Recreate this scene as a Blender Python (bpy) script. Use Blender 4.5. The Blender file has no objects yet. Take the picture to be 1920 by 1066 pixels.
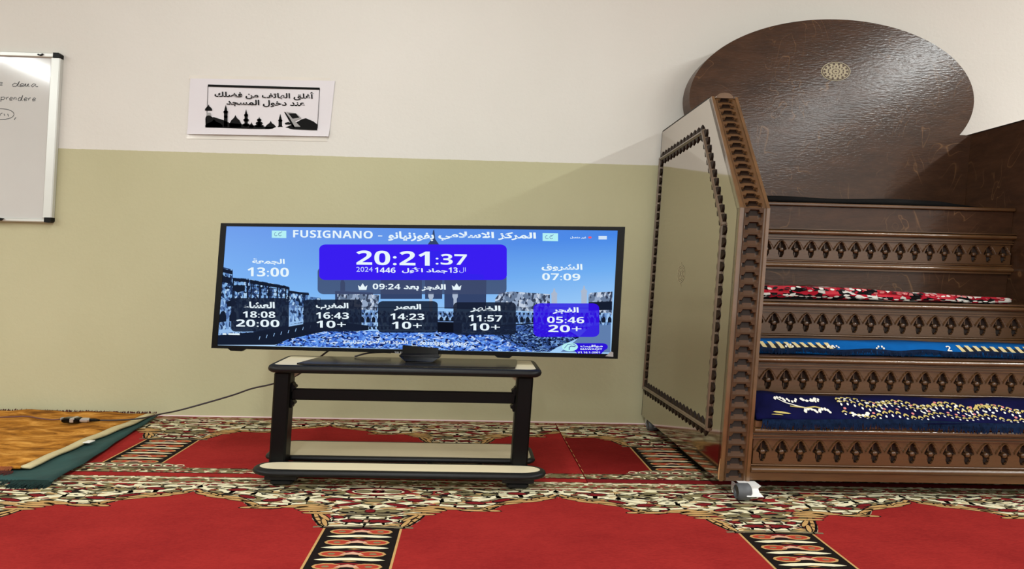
import bpy, math, random
from mathutils import Vector, Matrix
random.seed(7)
scn = bpy.context.scene
COL = scn.collection

# ---------------------------------------------------------------- camera, world, lights, exposure
# the room's axes as they stand in the photograph: depth and height lines lean a little
KXY, KXZ = -.0371, .0451
def K(p): return Vector((p[0] + KXY*p[1] + KXZ*p[2], p[1], p[2]))
yaw, pitch, roll = .0273, .0207, .0239
fw = Vector((math.sin(yaw)*math.cos(pitch), math.cos(yaw)*math.cos(pitch), -math.sin(pitch)))
rt = Vector((math.cos(yaw), -math.sin(yaw), 0)); up = rt.cross(fw)
R_ = rt*math.cos(roll) + up*math.sin(roll); U_ = -rt*math.sin(roll) + up*math.cos(roll)
cd = bpy.data.cameras.new('camera'); cam = bpy.data.objects.new('camera', cd); COL.objects.link(cam)
cam.matrix_world = Matrix(((R_.x, U_.x, -fw.x, .7*KXZ), (R_.y, U_.y, -fw.y, -2.9313), (R_.z, U_.z, -fw.z, .7), (0, 0, 0, 1)))
cd.sensor_width = 36; cd.lens = 1200/1920*36; cd.clip_start = .05
scn.camera = cam
w = bpy.data.worlds.new('world'); scn.world = w; w.use_nodes = True
w.node_tree.nodes['Background'].inputs[0].default_value = (1, .96, .9, 1)
w.node_tree.nodes['Background'].inputs[1].default_value = 1.3   # even fill light added through the open front, softens the shadows
vs = scn.view_settings
vs.view_transform = 'Standard'; vs.look = 'None'; vs.gamma = 1; vs.use_curve_mapping = False
vs.exposure = 0.22
LAMPS = [(-5.2, -2.2), (-5.2, -4.3), (-5.2, -7.2), (-.6, -2.0), (-.6, -4.6), (-.6, -7.6), (4.1, -1.6), (4.1, -3.6), (4.1, -5.6), (4.1, -7.6)]
LP = {(-5.2, -2.2): 56, (-5.2, -4.3): 110, (-5.2, -7.2): 100, (-.6, -2.0): 36, (-.6, -4.6): 45, (-.6, -7.6): 70, (4.1, -1.6): 72, (4.1, -3.6): 85, (4.1, -5.6): 66, (4.1, -7.6): 55}

for (lx, ly) in LAMPS:
    ld = bpy.data.lights.new('tube_light', 'AREA'); ld.shape = 'RECTANGLE'; ld.size = .14; ld.size_y = 1.6
    ld.energy = LP[(lx, ly)]; ld.color = (.955, 1, .985)
    lo = bpy.data.objects.new('tube_light', ld); COL.objects.link(lo); lo.location = (lx, ly, 2.86)

# ---------------------------------------------------------------- materials
def s2l(c):
    return tuple((v/255/12.92 if v/255 <= .04045 else ((v/255+.055)/1.055)**2.4) for v in c) + (1,)
MATS = {}
def newmat(name):
    m = bpy.data.materials.new(name); m.use_nodes = True; MATS[name] = m
    nt = m.node_tree; return m, nt, nt.nodes, nt.links, nt.nodes['Principled BSDF']
def N(nodes, t, **kw):
    n = nodes.new(t)
    for k, v in kw.items():
        if k.startswith('i_'):
            key = k[2:]; key = int(key) if key.isdigit() else key.replace('_', ' ')
            n.inputs[key].default_value = v
        else: setattr(n, k, v)
    return n
def ramp(nodes, stops, interp='LINEAR'):
    r = nodes.new('ShaderNodeValToRGB'); cr = r.color_ramp; cr.interpolation = interp
    while len(cr.elements) > 1: cr.elements.remove(cr.elements[-1])
    cr.elements[0].position = stops[0][0]; cr.elements[0].color = stops[0][1]
    for p, c in stops[1:]:
        e = cr.elements.new(p); e.color = c
    return r
def coords(nodes, links, scale=(1, 1, 1), rot=(0, 0, 0)):
    tc = nodes.new('ShaderNodeTexCoord'); mp = nodes.new('ShaderNodeMapping')
    mp.inputs['Scale'].default_value = scale; mp.inputs['Rotation'].default_value = rot
    links.new(tc.outputs['Object'], mp.inputs['Vector']); return mp.outputs[0]
def plain(name, rgb, rough=.5, metal=0, coat=0, bump=0, bscale=80, spec=.5, var=0, vscale=8, scale=(1, 1, 1)):
    m, nt, nd, lk, b = newmat(name)
    c = s2l(rgb); b.inputs['Base Color'].default_value = c; b.inputs['Roughness'].default_value = rough
    b.inputs['Metallic'].default_value = metal; b.inputs['Coat Weight'].default_value = coat
    b.inputs['Coat Roughness'].default_value = .08; b.inputs['Specular IOR Level'].default_value = spec
    v = coords(nd, lk, scale)
    if var:
        n = N(nd, 'ShaderNodeTexNoise', i_Scale=vscale, i_Detail=4.0); lk.new(v, n.inputs['Vector'])
        r = ramp(nd, [(.3, tuple(x*(1-var) for x in c[:3])+(1,)), (.7, tuple(min(1, x*(1+var)) for x in c[:3])+(1,))])
        lk.new(n.outputs[0], r.inputs[0]); lk.new(r.outputs[0], b.inputs['Base Color'])
    if bump:
        n = N(nd, 'ShaderNodeTexNoise', i_Scale=bscale, i_Detail=3.0); lk.new(v, n.inputs['Vector'])
        bp = N(nd, 'ShaderNodeBump', i_Strength=bump, i_Distance=.004); lk.new(n.outputs[0], bp.inputs['Height'])
        lk.new(bp.outputs[0], b.inputs['Normal'])
    return m
def emit(name, rgb, s=1.0, alpha=1):
    m = bpy.data.materials.new(name); m.use_nodes = True; MATS[name] = m
    nd, lk = m.node_tree.nodes, m.node_tree.links; nd.clear()
    e = N(nd, 'ShaderNodeEmission', i_Strength=s); e.inputs[0].default_value = s2l(rgb); o = nd.new('ShaderNodeOutputMaterial')
    if alpha < 1:
        t = nd.new('ShaderNodeBsdfTransparent'); mx = N(nd, 'ShaderNodeMixShader', i_Fac=alpha)
        lk.new(t.outputs[0], mx.inputs[1]); lk.new(e.outputs[0], mx.inputs[2]); lk.new(mx.outputs[0], o.inputs[0])
    else: lk.new(e.outputs[0], o.inputs[0])
    return m

# two-tone wall paint (one coat line painted at 1.2 m)
m, nt, nd, lk, b = newmat('wall_paint')
tc = nd.new('ShaderNodeTexCoord'); sx = nd.new('ShaderNodeSeparateXYZ'); lk.new(tc.outputs['Object'], sx.inputs[0])
n1 = N(nd, 'ShaderNodeTexNoise', i_Scale=30.0, i_Detail=2.0); lk.new(tc.outputs['Object'], n1.inputs['Vector'])
ma = N(nd, 'ShaderNodeMath', operation='MULTIPLY_ADD', i_1=.004); lk.new(n1.outputs[0], ma.inputs[0]); lk.new(sx.outputs[2], ma.inputs[2])
gt = N(nd, 'ShaderNodeMath', operation='GREATER_THAN', i_1=1.2028); lk.new(ma.outputs[0], gt.inputs[0])
n2 = N(nd, 'ShaderNodeTexNoise', i_Scale=1.3, i_Detail=5.0); lk.new(tc.outputs['Object'], n2.inputs['Vector'])
lo = ramp(nd, [(.35, s2l((180, 175, 140))), (.7, s2l((187, 182, 148)))]); hi = ramp(nd, [(.35, s2l((212, 208, 200))), (.7, s2l((217, 213, 206)))])
lk.new(n2.outputs[0], lo.inputs[0]); lk.new(n2.outputs[0], hi.inputs[0])
mx = N(nd, 'ShaderNodeMix', data_type='RGBA'); lk.new(gt.outputs[0], mx.inputs['Factor']); lk.new(lo.outputs[0], mx.inputs['A']); lk.new(hi.outputs[0], mx.inputs['B'])
lk.new(mx.outputs['Result'], b.inputs['Base Color']); b.inputs['Roughness'].default_value = .75
n3 = N(nd, 'ShaderNodeTexNoise', i_Scale=55.0, i_Detail=3.0); lk.new(tc.outputs['Object'], n3.inputs['Vector'])
bp = N(nd, 'ShaderNodeBump', i_Strength=.25, i_Distance=.004); lk.new(n3.outputs[0], bp.inputs['Height']); lk.new(bp.outputs[0], b.inputs['Normal'])

def wood(name, base, vein, rough, coat, veinamt=1.0, scale=(1, 1, 1), vs_=2.2, ior=1.5, bump=.08, coatr=.1, spec=.5, vthin=1, lacq=0, lacqr=.04, lacqtint=(1, 1, 1)):
    m, nt, nd, lk, b = newmat(name)
    v = coords(nd, lk, scale)
    n = N(nd, 'ShaderNodeTexNoise', i_Scale=vs_, i_Detail=2.5, i_Distortion=.8); lk.new(v, n.inputs['Vector'])
    a = N(nd, 'ShaderNodeMath', operation='MULTIPLY', i_1=13.0); lk.new(n.outputs[0], a.inputs[0])
    f = N(nd, 'ShaderNodeMath', operation='PINGPONG', i_1=.5); lk.new(a.outputs[0], f.inputs[0])
    thin = ramp(nd, [(0, (1, 1, 1, 1)), (.07*vthin, (.2, .2, .2, 1)), (.16*vthin, (0, 0, 0, 1))]); lk.new(f.outputs[0], thin.inputs[0])
    mk_ = N(nd, 'ShaderNodeTexNoise', i_Scale=vs_*1.7, i_Detail=2.0); lk.new(v, mk_.inputs['Vector'])
    mr = ramp(nd, [(.47, (0, 0, 0, 1)), (.62, (veinamt,)*3+(1,))]); lk.new(mk_.outputs[0], mr.inputs[0])
    mu = N(nd, 'ShaderNodeMath', operation='MULTIPLY'); lk.new(thin.outputs[0], mu.inputs[0]); lk.new(mr.outputs[0], mu.inputs[1])
    g = N(nd, 'ShaderNodeTexNoise', i_Scale=14.0, i_Detail=6.0, i_Roughness=.7)
    v2 = coords(nd, lk, (scale[0]*.5, scale[1]*.5, scale[2]*2.5)); lk.new(v2, g.inputs['Vector'])
    bc = s2l(base); gr = ramp(nd, [(.3, tuple(x*.62 for x in bc[:3])+(1,)), (.72, tuple(x*1.35 for x in bc[:3])+(1,))]); lk.new(g.outputs[0], gr.inputs[0])
    mx = N(nd, 'ShaderNodeMix', data_type='RGBA'); lk.new(mu.outputs[0], mx.inputs['Factor']); lk.new(gr.outputs[0], mx.inputs['A']); mx.inputs['B'].default_value = s2l(vein)
    lk.new(mx.outputs['Result'], b.inputs['Base Color'])
    b.inputs['Roughness'].default_value = rough; b.inputs['Coat Weight'].default_value = coat; b.inputs['Specular IOR Level'].default_value = spec
    b.inputs['Coat Roughness'].default_value = coatr; b.inputs['Coat IOR'].default_value = ior
    w_ = N(nd, 'ShaderNodeTexNoise', i_Scale=70.0, i_Detail=2.0); lk.new(coords(nd, lk, (.6, .6, 2.0)), w_.inputs['Vector'])
    bp = N(nd, 'ShaderNodeBump', i_Strength=bump, i_Distance=.003); lk.new(w_.outputs[0], bp.inputs['Height'])
    lk.new(bp.outputs[0], b.inputs['Normal']); lk.new(bp.outputs[0], b.inputs['Coat Normal'])
    if lacq:
        gl = N(nd, 'ShaderNodeBsdfGlossy', i_Roughness=lacqr); gl.inputs['Color'].default_value = lacqtint + (1,)
        fr = N(nd, 'ShaderNodeLayerWeight', i_Blend=lacq)
        ms = nd.new('ShaderNodeMixShader'); o = nd['Material Output']
        lk.new(fr.outputs['Fresnel'], ms.inputs[0]); lk.new(b.outputs[0], ms.inputs[1]); lk.new(gl.outputs[0], ms.inputs[2]); lk.new(ms.outputs[0], o.inputs[0])
    return m
wood('walnut_board', (66, 42, 26), (122, 88, 56), .6, .55, .7, (1.1, 1, .7), 4.2, bump=.16, coatr=.17, ior=1.5, spec=.1, vthin=.5)
wood('walnut', (88, 58, 30), (106, 74, 42), .38, .35, .3, (.5, 1, 1), 3.0, bump=.1, coatr=.25)
wood('walnut_carved', (74, 47, 24), (92, 64, 36), .5, .06, .3, (.5, 1, 1), 3.0, bump=.1, coatr=.3, spec=.25)
wood('walnut_lacquer', (70, 42, 26), (112, 72, 42), .35, 1, .4, (.5, 1, 1), 2.0, ior=1.5, bump=.015, coatr=.03, lacq=.6, lacqr=.08, lacqtint=(.64, .6, .56))
plain('dark_wood_and_shade', (34, 21, 13), .5, var=.3, vscale=40, spec=.2)  # dark parts, and the shade painted into the carved hollows
plain('mould_wood_side', (98, 80, 64), .3, coat=.5, var=.2, vscale=20)
plain('mould_wood', (100, 70, 42), .28, coat=.9, var=.2, vscale=20)
plain('raw_wood', (186, 140, 96), .6)
plain('pink_strip', (226, 204, 200), .6, var=.05)
plain('ceiling_white', (225, 222, 214), .8, var=.03)
plain('concrete', (120, 115, 105), .8, var=.1)
plain('black_plastic', (7, 7, 7), .4, spec=.15)
plain('black_rubber', (14, 15, 16), .45, spec=.3, bump=.1, var=.1)
plain('gloss_black', (6, 6, 6), .2, spec=.2)
plain('glass_black', (20, 19, 18), .22, spec=.4, coat=.1)
plain('laminate', (226, 214, 182), .35, var=.04, vscale=5, coat=.2, scale=(.3, 3, 1))
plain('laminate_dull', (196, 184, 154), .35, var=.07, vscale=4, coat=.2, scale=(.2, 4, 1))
plain('aluminium', (206, 207, 202), .35, metal=.25, var=.03)
plain('board_white', (196, 194, 190), .09, var=.012, spec=.35, bump=.03, bscale=9)
plain('ink', (44, 44, 46), .5)
plain('print_black', (10, 10, 11), .7, spec=.15)
plain('print_grey', (150, 148, 148), .5)
plain('paper', (214, 209, 213), .45, coat=.35, bump=.15, bscale=7, scale=(.4, 1, 2))
plain('sleeve', (216, 210, 200), .3, coat=.4, bump=.2, bscale=12, var=.03)
plain('white_plastic', (228, 228, 226), .35, var=.02)
plain('silver_metal', (200, 200, 204), .25, metal=.7)
plain('grey_wheel', (82, 84, 88), .5, var=.1)
plain('cable_black', (42, 32, 38), .5)
plain('cable_brown', (96, 56, 50), .5)
plain('cream_trim', (196, 182, 140), .8, var=.08, vscale=30, bump=.3)
plain('cloth_green', (22, 62, 60), .85, var=.35, vscale=6, bump=.5, bscale=20)
plain('fringe_green', (8, 42, 38), .9, var=.3, vscale=50)
plain('fringe_brown', (70, 26, 20), .9, var=.3, vscale=50)
plain('fringe_rust', (140, 74, 34), .9, var=.25, vscale=30)
plain('rug_navy', (9, 10, 52), .9, spec=.08, var=.3, vscale=14)
plain('rug_fringe', (12, 28, 54), .9, spec=.1, var=.4, vscale=60, bump=.5)
plain('rug_blue', (8, 86, 156), .9, spec=.08, var=.12, vscale=14)
plain('rug_ink', (10, 12, 18), .9)
plain('rug_tan', (214, 196, 142), .8)
plain('rug_white', (226, 224, 216), .8)
plain('rug_gold', (186, 168, 96), .8)
plain('cushion_black', (8, 7, 7), .8, spec=.15, var=.2, bump=.2)
# carpet colours
def pile(name, rgb, var=.08):
    return plain(name, rgb, .95, var=var, vscale=70, bump=.35, bscale=400, spec=.06, scale=(.6, 1, 1))
pile('pile_cream', (228, 220, 186)); pile('pile_black', (28, 22, 20)); pile('pile_olive', (128, 118, 84)); pile('pile_tan', (190, 150, 96))
pile('pile_dark_red', (118, 28, 32)); pile('pile_pink', (206, 160, 134)); pile('pile_orange_red', (170, 62, 46)); pile('pile_grey', (118, 108, 84))
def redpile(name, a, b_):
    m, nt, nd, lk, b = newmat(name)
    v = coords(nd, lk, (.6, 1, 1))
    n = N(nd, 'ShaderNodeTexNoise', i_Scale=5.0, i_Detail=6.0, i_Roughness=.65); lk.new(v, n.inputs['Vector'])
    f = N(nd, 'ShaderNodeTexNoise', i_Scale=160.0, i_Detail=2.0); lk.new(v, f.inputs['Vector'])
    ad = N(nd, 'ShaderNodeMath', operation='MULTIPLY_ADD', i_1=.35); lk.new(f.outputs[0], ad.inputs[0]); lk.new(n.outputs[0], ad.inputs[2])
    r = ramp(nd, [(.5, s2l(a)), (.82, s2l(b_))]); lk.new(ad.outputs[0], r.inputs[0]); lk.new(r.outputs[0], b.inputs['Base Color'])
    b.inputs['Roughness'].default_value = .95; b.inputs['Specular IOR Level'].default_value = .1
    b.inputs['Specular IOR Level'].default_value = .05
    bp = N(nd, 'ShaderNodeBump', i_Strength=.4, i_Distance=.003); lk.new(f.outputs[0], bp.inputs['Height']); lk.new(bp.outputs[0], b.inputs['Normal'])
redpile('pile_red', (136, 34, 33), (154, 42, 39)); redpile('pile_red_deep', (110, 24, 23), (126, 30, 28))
def mosaic(name, scale, cols, sc=260):
    """woven flower band: voronoi cells in the carpet's colours"""
    m, nt, nd, lk, b = newmat(name)
    v = coords(nd, lk, scale)
    dn = N(nd, 'ShaderNodeTexNoise', i_Scale=sc*.4, i_Detail=1.0); lk.new(v, dn.inputs['Vector'])
    mxv = N(nd, 'ShaderNodeMix', data_type='VECTOR'); mxv.inputs['Factor'].default_value = .012
    lk.new(v, mxv.inputs['A']); lk.new(dn.outputs['Color'], mxv.inputs['B'])
    vo = N(nd, 'ShaderNodeTexVoronoi', i_Scale=float(sc)); lk.new(mxv.outputs['Result'], vo.inputs['Vector'])
    st = []; acc = 0
    for wgt, c in cols: st.append((acc, s2l(c))); acc += wgt
    sp = nd.new('ShaderNodeSeparateColor'); lk.new(vo.outputs['Color'], sp.inputs[0])
    r = ramp(nd, st, 'CONSTANT'); lk.new(sp.outputs[0], r.inputs[0]); lk.new(r.outputs[0], b.inputs['Base Color'])
    b.inputs['Roughness'].default_value = .95; b.inputs['Specular IOR Level'].default_value = .1
CR, OL, DR, BK, TN = (222, 214, 178), (122, 112, 78), (140, 38, 38), (34, 28, 24), (184, 150, 102)
mosaic('pile_band', (.45, 1, 1), [(.16, CR), (.44, OL), (.14, DR), (.10, BK), (.16, (96, 86, 60))], 150)
mosaic('pile_flowers', (.4, 1, 1), [(.26, CR), (.3, OL), (.14, DR), (.18, BK), (.12, TN)], 80)
mosaic('pile_border', (.5, 1, 1), [(.3, (138, 104, 78)), (.3, (120, 44, 38)), (.2, OL), (.2, (170, 160, 120))], 90)
mosaic('rug_red_print', (.5, 1, 1), [(.3, (170, 24, 44)), (.2, (206, 204, 198)), (.36, (16, 14, 16)), (.14, (180, 34, 52))], 75)
# brown brushed blanket
m, nt, nd, lk, b = newmat('blanket')
v = coords(nd, lk, (2.2, 5.5, 1), (0, 0, .3)); n = N(nd, 'ShaderNodeTexNoise', i_Scale=3.5, i_Detail=7.0, i_Roughness=.65, i_Distortion=.6); lk.new(v, n.inputs['Vector'])
r = ramp(nd, [(.32, s2l((104, 62, 20))), (.5, s2l((174, 114, 40))), (.66, s2l((218, 158, 76)))]); lk.new(n.outputs[0], r.inputs[0]); lk.new(r.outputs[0], b.inputs['Base Color'])
b.inputs['Roughness'].default_value = .9; b.inputs['Specular IOR Level'].default_value = .1
bp = N(nd, 'ShaderNodeBump', i_Strength=.6, i_Distance=.02); lk.new(n.outputs[0], bp.inputs['Height']); lk.new(bp.outputs[0], b.inputs['Normal'])

# ---------------------------------------------------------------- mesh building
class MB:
    def __init__(s): s.v = []; s.f = []; s.m = []; s.sm = []
    def add(s, vs_, fs, mat=0, smooth=False, T=None):
        o = len(s.v)
        for p in vs_: s.v.append(tuple(T(*p)) if T else tuple(p))
        for f in fs: s.f.append(tuple(i+o for i in f)); s.m.append(mat); s.sm.append(smooth)
    def box(s, x0, x1, y0, y1, z0, z1, mat=0, T=None, bev=0):
        if bev:
            e = bev
            prof = lambda a0, a1, b0, b1: [(a0+e, b0), (a1-e, b0), (a1, b0+e), (a1, b1-e), (a1-e, b1), (a0+e, b1), (a0, b1-e), (a0, b0+e)]
            vs_ = [(x, y, z0) for x, y in [(a, c) for a, c in prof(x0+e, x1-e, y0+e, y1-e)]]
            vs_ += [(x, y, z0+e) for x, y in prof(x0, x1, y0, y1)] + [(x, y, z1-e) for x, y in prof(x0, x1, y0, y1)]
            vs_ += [(x, y, z1) for x, y in prof(x0+e, x1-e, y0+e, y1-e)]
            fs = [tuple(range(7, -1, -1)), tuple(range(24, 32))]
            for k in range(3):
                for i in range(8): fs.append((k*8+i, k*8+(i+1) % 8, k*8+8+(i+1) % 8, k*8+8+i))
            s.add(vs_, fs, mat, False, T); return
        vs_ = [(x, y, z) for z in (z0, z1) for x, y in ((x0, y0), (x1, y0), (x1, y1), (x0, y1))]
        s.add(vs_, [(3, 2, 1, 0), (4, 5, 6, 7), (0, 1, 5, 4), (1, 2, 6, 5), (2, 3, 7, 6), (3, 0, 4, 7)], mat, False, T)
    def prism(s, poly, F, d0, d1, mat=0, smooth=False):
        """poly: 2D points; F(a, b, d) -> point; extruded from d0 to d1"""
        n = len(poly); vs_ = [F(a, b_, d0) for a, b_ in poly] + [F(a, b_, d1) for a, b_ in poly]
        fs = [tuple(range(n-1, -1, -1)), tuple(range(n, 2*n))]
        s.add(vs_, fs, mat, False)
        s.add(vs_, [(i, (i+1) % n, n+(i+1) % n, n+i) for i in range(n)], mat, smooth)
    def tube(s, pts, r, mat=0, seg=8, T=None, caps=True):
        pts = [Vector(p) for p in pts]; rings = []
        for i, p in enumerate(pts):
            t = (pts[min(i+1, len(pts)-1)] - pts[max(i-1, 0)]).normalized()
            a = t.cross(Vector((0, 0, 1)));
            if a.length < .1: a = t.cross(Vector((1, 0, 0)))
            a.normalize(); b_ = t.cross(a)
            rr = r[i] if isinstance(r, (list, tuple)) else r
            rings.append([p + a*rr*math.cos(q*2*math.pi/seg) + b_*rr*math.sin(q*2*math.pi/seg) for q in range(seg)])
        vs_ = [v for rg in rings for v in rg]; fs = []
        for i in range(len(pts)-1):
            for q in range(seg): fs.append((i*seg+q, i*seg+(q+1) % seg, (i+1)*seg+(q+1) % seg, (i+1)*seg+q))
        if caps: fs += [tuple(range(seg)), tuple(range((len(pts)-1)*seg, len(pts)*seg))]
        s.add(vs_, fs, mat, True, T)
    def ribbon(s, pts, w_, F, mat=0, closed=False):
        n = len(pts); L = []; R = []
        for i in range(n):
            a = pts[(i-1) % n] if closed else pts[max(i-1, 0)]; c = pts[(i+1) % n] if closed else pts[min(i+1, n-1)]
            dx, dy = c[0]-a[0], c[1]-a[1]; l = math.hypot(dx, dy) or 1
            ww = w_[i] if isinstance(w_, (list, tuple)) else w_
            nx, ny = -dy/l*ww/2, dx/l*ww/2
            L.append(F(pts[i][0]+nx, pts[i][1]+ny)); R.append(F(pts[i][0]-nx, pts[i][1]-ny))
        vs_ = L+R; rg = range(n if closed else n-1)
        s.add(vs_, [(n+i, n+(i+1) % n, (i+1) % n, i) for i in rg], mat)
    def poly(s, pts, F, mat=0): s.add([F(a, b_) for a, b_ in pts], [tuple(range(len(pts)))], mat)
    def lathe(s, prof, C, ax='z', seg=16, mat=0, T=None):
        vs_ = []; n = len(prof)
        for r_, h in prof:
            for q in range(seg):
                c_, s_ = math.cos(q*2*math.pi/seg)*r_, math.sin(q*2*math.pi/seg)*r_
                vs_.append((C[0]+c_, C[1]+s_, C[2]+h) if ax == 'z' else ((C[0]+h, C[1]+c_, C[2]+s_) if ax == 'x' else (C[0]+c_, C[1]+h, C[2]+s_)))
        fs = [(i*seg+q, i*seg+(q+1) % seg, (i+1)*seg+(q+1) % seg, (i+1)*seg+q) for i in range(n-1) for q in range(seg)]
        fs += [tuple(range(seg)), tuple(range((n-1)*seg, n*seg))]
        s.add(vs_, fs, mat, True, T)
ORG = {}
def meshdata(name, mb, mats, org):
    me = bpy.data.meshes.new(name); o = Vector(org)
    me.from_pydata([K(Vector(p)-o) for p in mb.v], [], mb.f)
    for mm in (mats if isinstance(mats, (list, tuple)) else [mats]): me.materials.append(MATS[mm])
    me.polygons.foreach_set('material_index', mb.m); me.polygons.foreach_set('use_smooth', mb.sm)
    me.update(); return me
def put(name, data, org, parent=None):
    o = bpy.data.objects.new(name, data); COL.objects.link(o)
    if parent: o.parent = parent; o.location = K(Vector(org)-ORG[parent.name])
    else: o.location = K(Vector(org))
    ORG[o.name] = Vector(org); return o
def mk(name, mb, mats, parent=None, org=None, label=None, cat=None, group=None, kind=None):
    if org is None:
        xs = [[p[i] for p in mb.v] for i in range(3)]
        org = ((min(xs[0])+max(xs[0]))/2, (min(xs[1])+max(xs[1]))/2, min(xs[2]))
    o = put(name, meshdata(name, mb, mats, org), org, parent); tag(o, label, cat, group, kind); return o
def tag(o, label=None, cat=None, group=None, kind=None):
    for k, v in (('label', label), ('category', cat), ('group', group), ('kind', kind)):
        if v: o[k] = v
def thing(name, org, label, cat, group=None):
    o = put(name, None, org); o.empty_display_size = .05; tag(o, label, cat, group); return o

# ---------------------------------------------------------------- room shell
b_ = MB(); b_.box(-8, 8, -9.5, .12, -.1, 0); mk('floor', b_, 'concrete', kind='structure')
b_ = MB(); b_.box(-8, 8, 0, .12, 0, 3.0); mk('wall_back', b_, 'wall_paint', org=(0, 0, 0), kind='structure')
b_ = MB(); b_.box(-8.12, -8, -9.5, .12, 0, 3.0); mk('wall_left', b_, 'wall_paint', org=(0, 0, 0), kind='structure')
b_ = MB(); b_.box(8, 8.12, -9.5, .12, 0, 3.0); mk('wall_right', b_, 'wall_paint', org=(0, 0, 0), kind='structure')
b_ = MB(); b_.box(-8.12, 8.12, -9.62, .12, 3.0, 3.1); mk('ceiling', b_, 'ceiling_white', kind='structure')
b_ = MB(); b_.box(-7.9, 7.9, -.009, -.0005, .0, .013, bev=.002); mk('baseboard_back', b_, 'pink_strip', kind='structure')
for i, (lx, ly) in enumerate(LAMPS):
    b_ = MB(); b_.box(lx-.12-KXY*ly-KXZ*2.9, lx+.12-KXY*ly-KXZ*2.9, ly-.9, ly+.9, 2.88, 2.999, bev=.01)
    row = 'left hand' if lx < -3 else ('middle' if lx < 1 else 'right hand'); k_ = sum(1 for q in LAMPS[:i] if q[0] == lx)
    mk('ceiling_light', b_, 'white_plastic', label='white ceiling tube light, %s of the %s row counted from the television wall' % (('first', 'second', 'third', 'fourth')[k_], row), cat='light', group='ceiling tube lights')

# ---------------------------------------------------------------- text helper (Arabic letters joined by hand)
AR = {'ا': (0xFE8D, 0xFE8E, 0, 0), 'أ': (0xFE83, 0xFE84, 0, 0), 'إ': (0xFE87, 0xFE88, 0, 0), 'ء': (0xFE80, 0, 0, 0), 'ب': (0xFE8F, 0xFE90, 0xFE91, 0xFE92),
      'ة': (0xFE93, 0xFE94, 0, 0), 'ت': (0xFE95, 0xFE96, 0xFE97, 0xFE98), 'ج': (0xFE9D, 0xFE9E, 0xFE9F, 0xFEA0), 'خ': (0xFEA5, 0xFEA6, 0xFEA7, 0xFEA8),
      'د': (0xFEA9, 0xFEAA, 0, 0), 'ر': (0xFEAD, 0xFEAE, 0, 0), 'ز': (0xFEAF, 0xFEB0, 0, 0), 'س': (0xFEB1, 0xFEB2, 0xFEB3, 0xFEB4), 'ش': (0xFEB5, 0xFEB6, 0xFEB7, 0xFEB8),
      'ص': (0xFEB9, 0xFEBA, 0xFEBB, 0xFEBC), 'ض': (0xFEBD, 0xFEBE, 0xFEBF, 0xFEC0), 'ظ': (0xFEC5, 0xFEC6, 0xFEC7, 0xFEC8), 'ع': (0xFEC9, 0xFECA, 0xFECB, 0xFECC),
      'غ': (0xFECD, 0xFECE, 0xFECF, 0xFED0), 'ف': (0xFED1, 0xFED2, 0xFED3, 0xFED4), 'ق': (0xFED5, 0xFED6, 0xFED7, 0xFED8), 'ك': (0xFED9, 0xFEDA, 0xFEDB, 0xFEDC),
      'ل': (0xFEDD, 0xFEDE, 0xFEDF, 0xFEE0), 'م': (0xFEE1, 0xFEE2, 0xFEE3, 0xFEE4), 'ن': (0xFEE5, 0xFEE6, 0xFEE7, 0xFEE8), 'ه': (0xFEE9, 0xFEEA, 0xFEEB, 0xFEEC),
      'و': (0xFEED, 0xFEEE, 0, 0), 'ى': (0xFEEF, 0xFEF0, 0, 0), 'ي': (0xFEF1, 0xFEF2, 0xFEF3, 0xFEF4), 'LA': (0xFEFB, 0xFEFC, 0, 0), 'LH': (0xFEF7, 0xFEF8, 0, 0)}
def shape(s):
    s = list(s); t = []; i = 0
    while i < len(s):
        if s[i] == 'ل' and i+1 < len(s) and s[i+1] in 'اأ': t.append('LA' if s[i+1] == 'ا' else 'LH'); i += 2
        else: t.append(s[i]); i += 1
    out = []
    for i, c in enumerate(t):
        if c not in AR: out.append(c); continue
        f = AR[c]; prev = i > 0 and t[i-1] in AR and AR[t[i-1]][2]; nxt = i+1 < len(t) and t[i+1] in AR and AR[t[i+1]][1]
        k = (3 if nxt and f[3] else 1) if prev and f[1] else (2 if nxt and f[2] else 0)
        out.append(chr(f[k]))
    return ''.join(reversed(out))
TXC = {}
def boldform(s, bold):
    """sans serif bold forms of Latin letters and digits"""
    if not bold: return s
    return ''.join(chr(0x1D7EC+ord(c)-48) if c.isdigit() else (chr(0x1D5D4+ord(c)-65) if 'A' <= c <= 'Z' else c) for c in s)
def glyphs(s, bold):
    if (s, bold) in TXC: return TXC[(s, bold)]
    ar_ = any(ch in AR for ch in s)
    c = bpy.data.curves.new('lettering', 'FONT'); c.body = shape(s) if any(ch in AR for ch in s) else boldform(s, bold); c.size = 1; c.offset = bold if ar_ else 0; c.resolution_u = 3
    o = bpy.data.objects.new('lettering', c); me = bpy.data.meshes.new_from_object(o)
    vs_ = [tuple(v.co[:2]) for v in me.vertices]; fs = [tuple(p.vertices) for p in me.polygons]
    bpy.data.objects.remove(o); bpy.data.curves.remove(c); bpy.data.meshes.remove(me)
    x0 = min(p[0] for p in vs_); x1 = max(p[0] for p in vs_); y0 = min(p[1] for p in vs_); y1 = max(p[1] for p in vs_)
    vs_ = [((p[0]-x0)/(x1-x0), (p[1]-y0)/(y1-y0)) for p in vs_]
    TXC[(s, bold)] = (vs_, fs); return vs_, fs
def text(mb, s, x0, x1, y0, y1, F, mat=0, bold=.012):
    """fit the words into the box x0..x1, y0 (bottom)..y1 (top) of a flat surface F(a, b)"""
    vs_, fs = glyphs(s, bold)
    mb.add([F(x0+(x1-x0)*a, y0+(y1-y0)*b2) for a, b2 in vs_], fs, mat)

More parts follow.
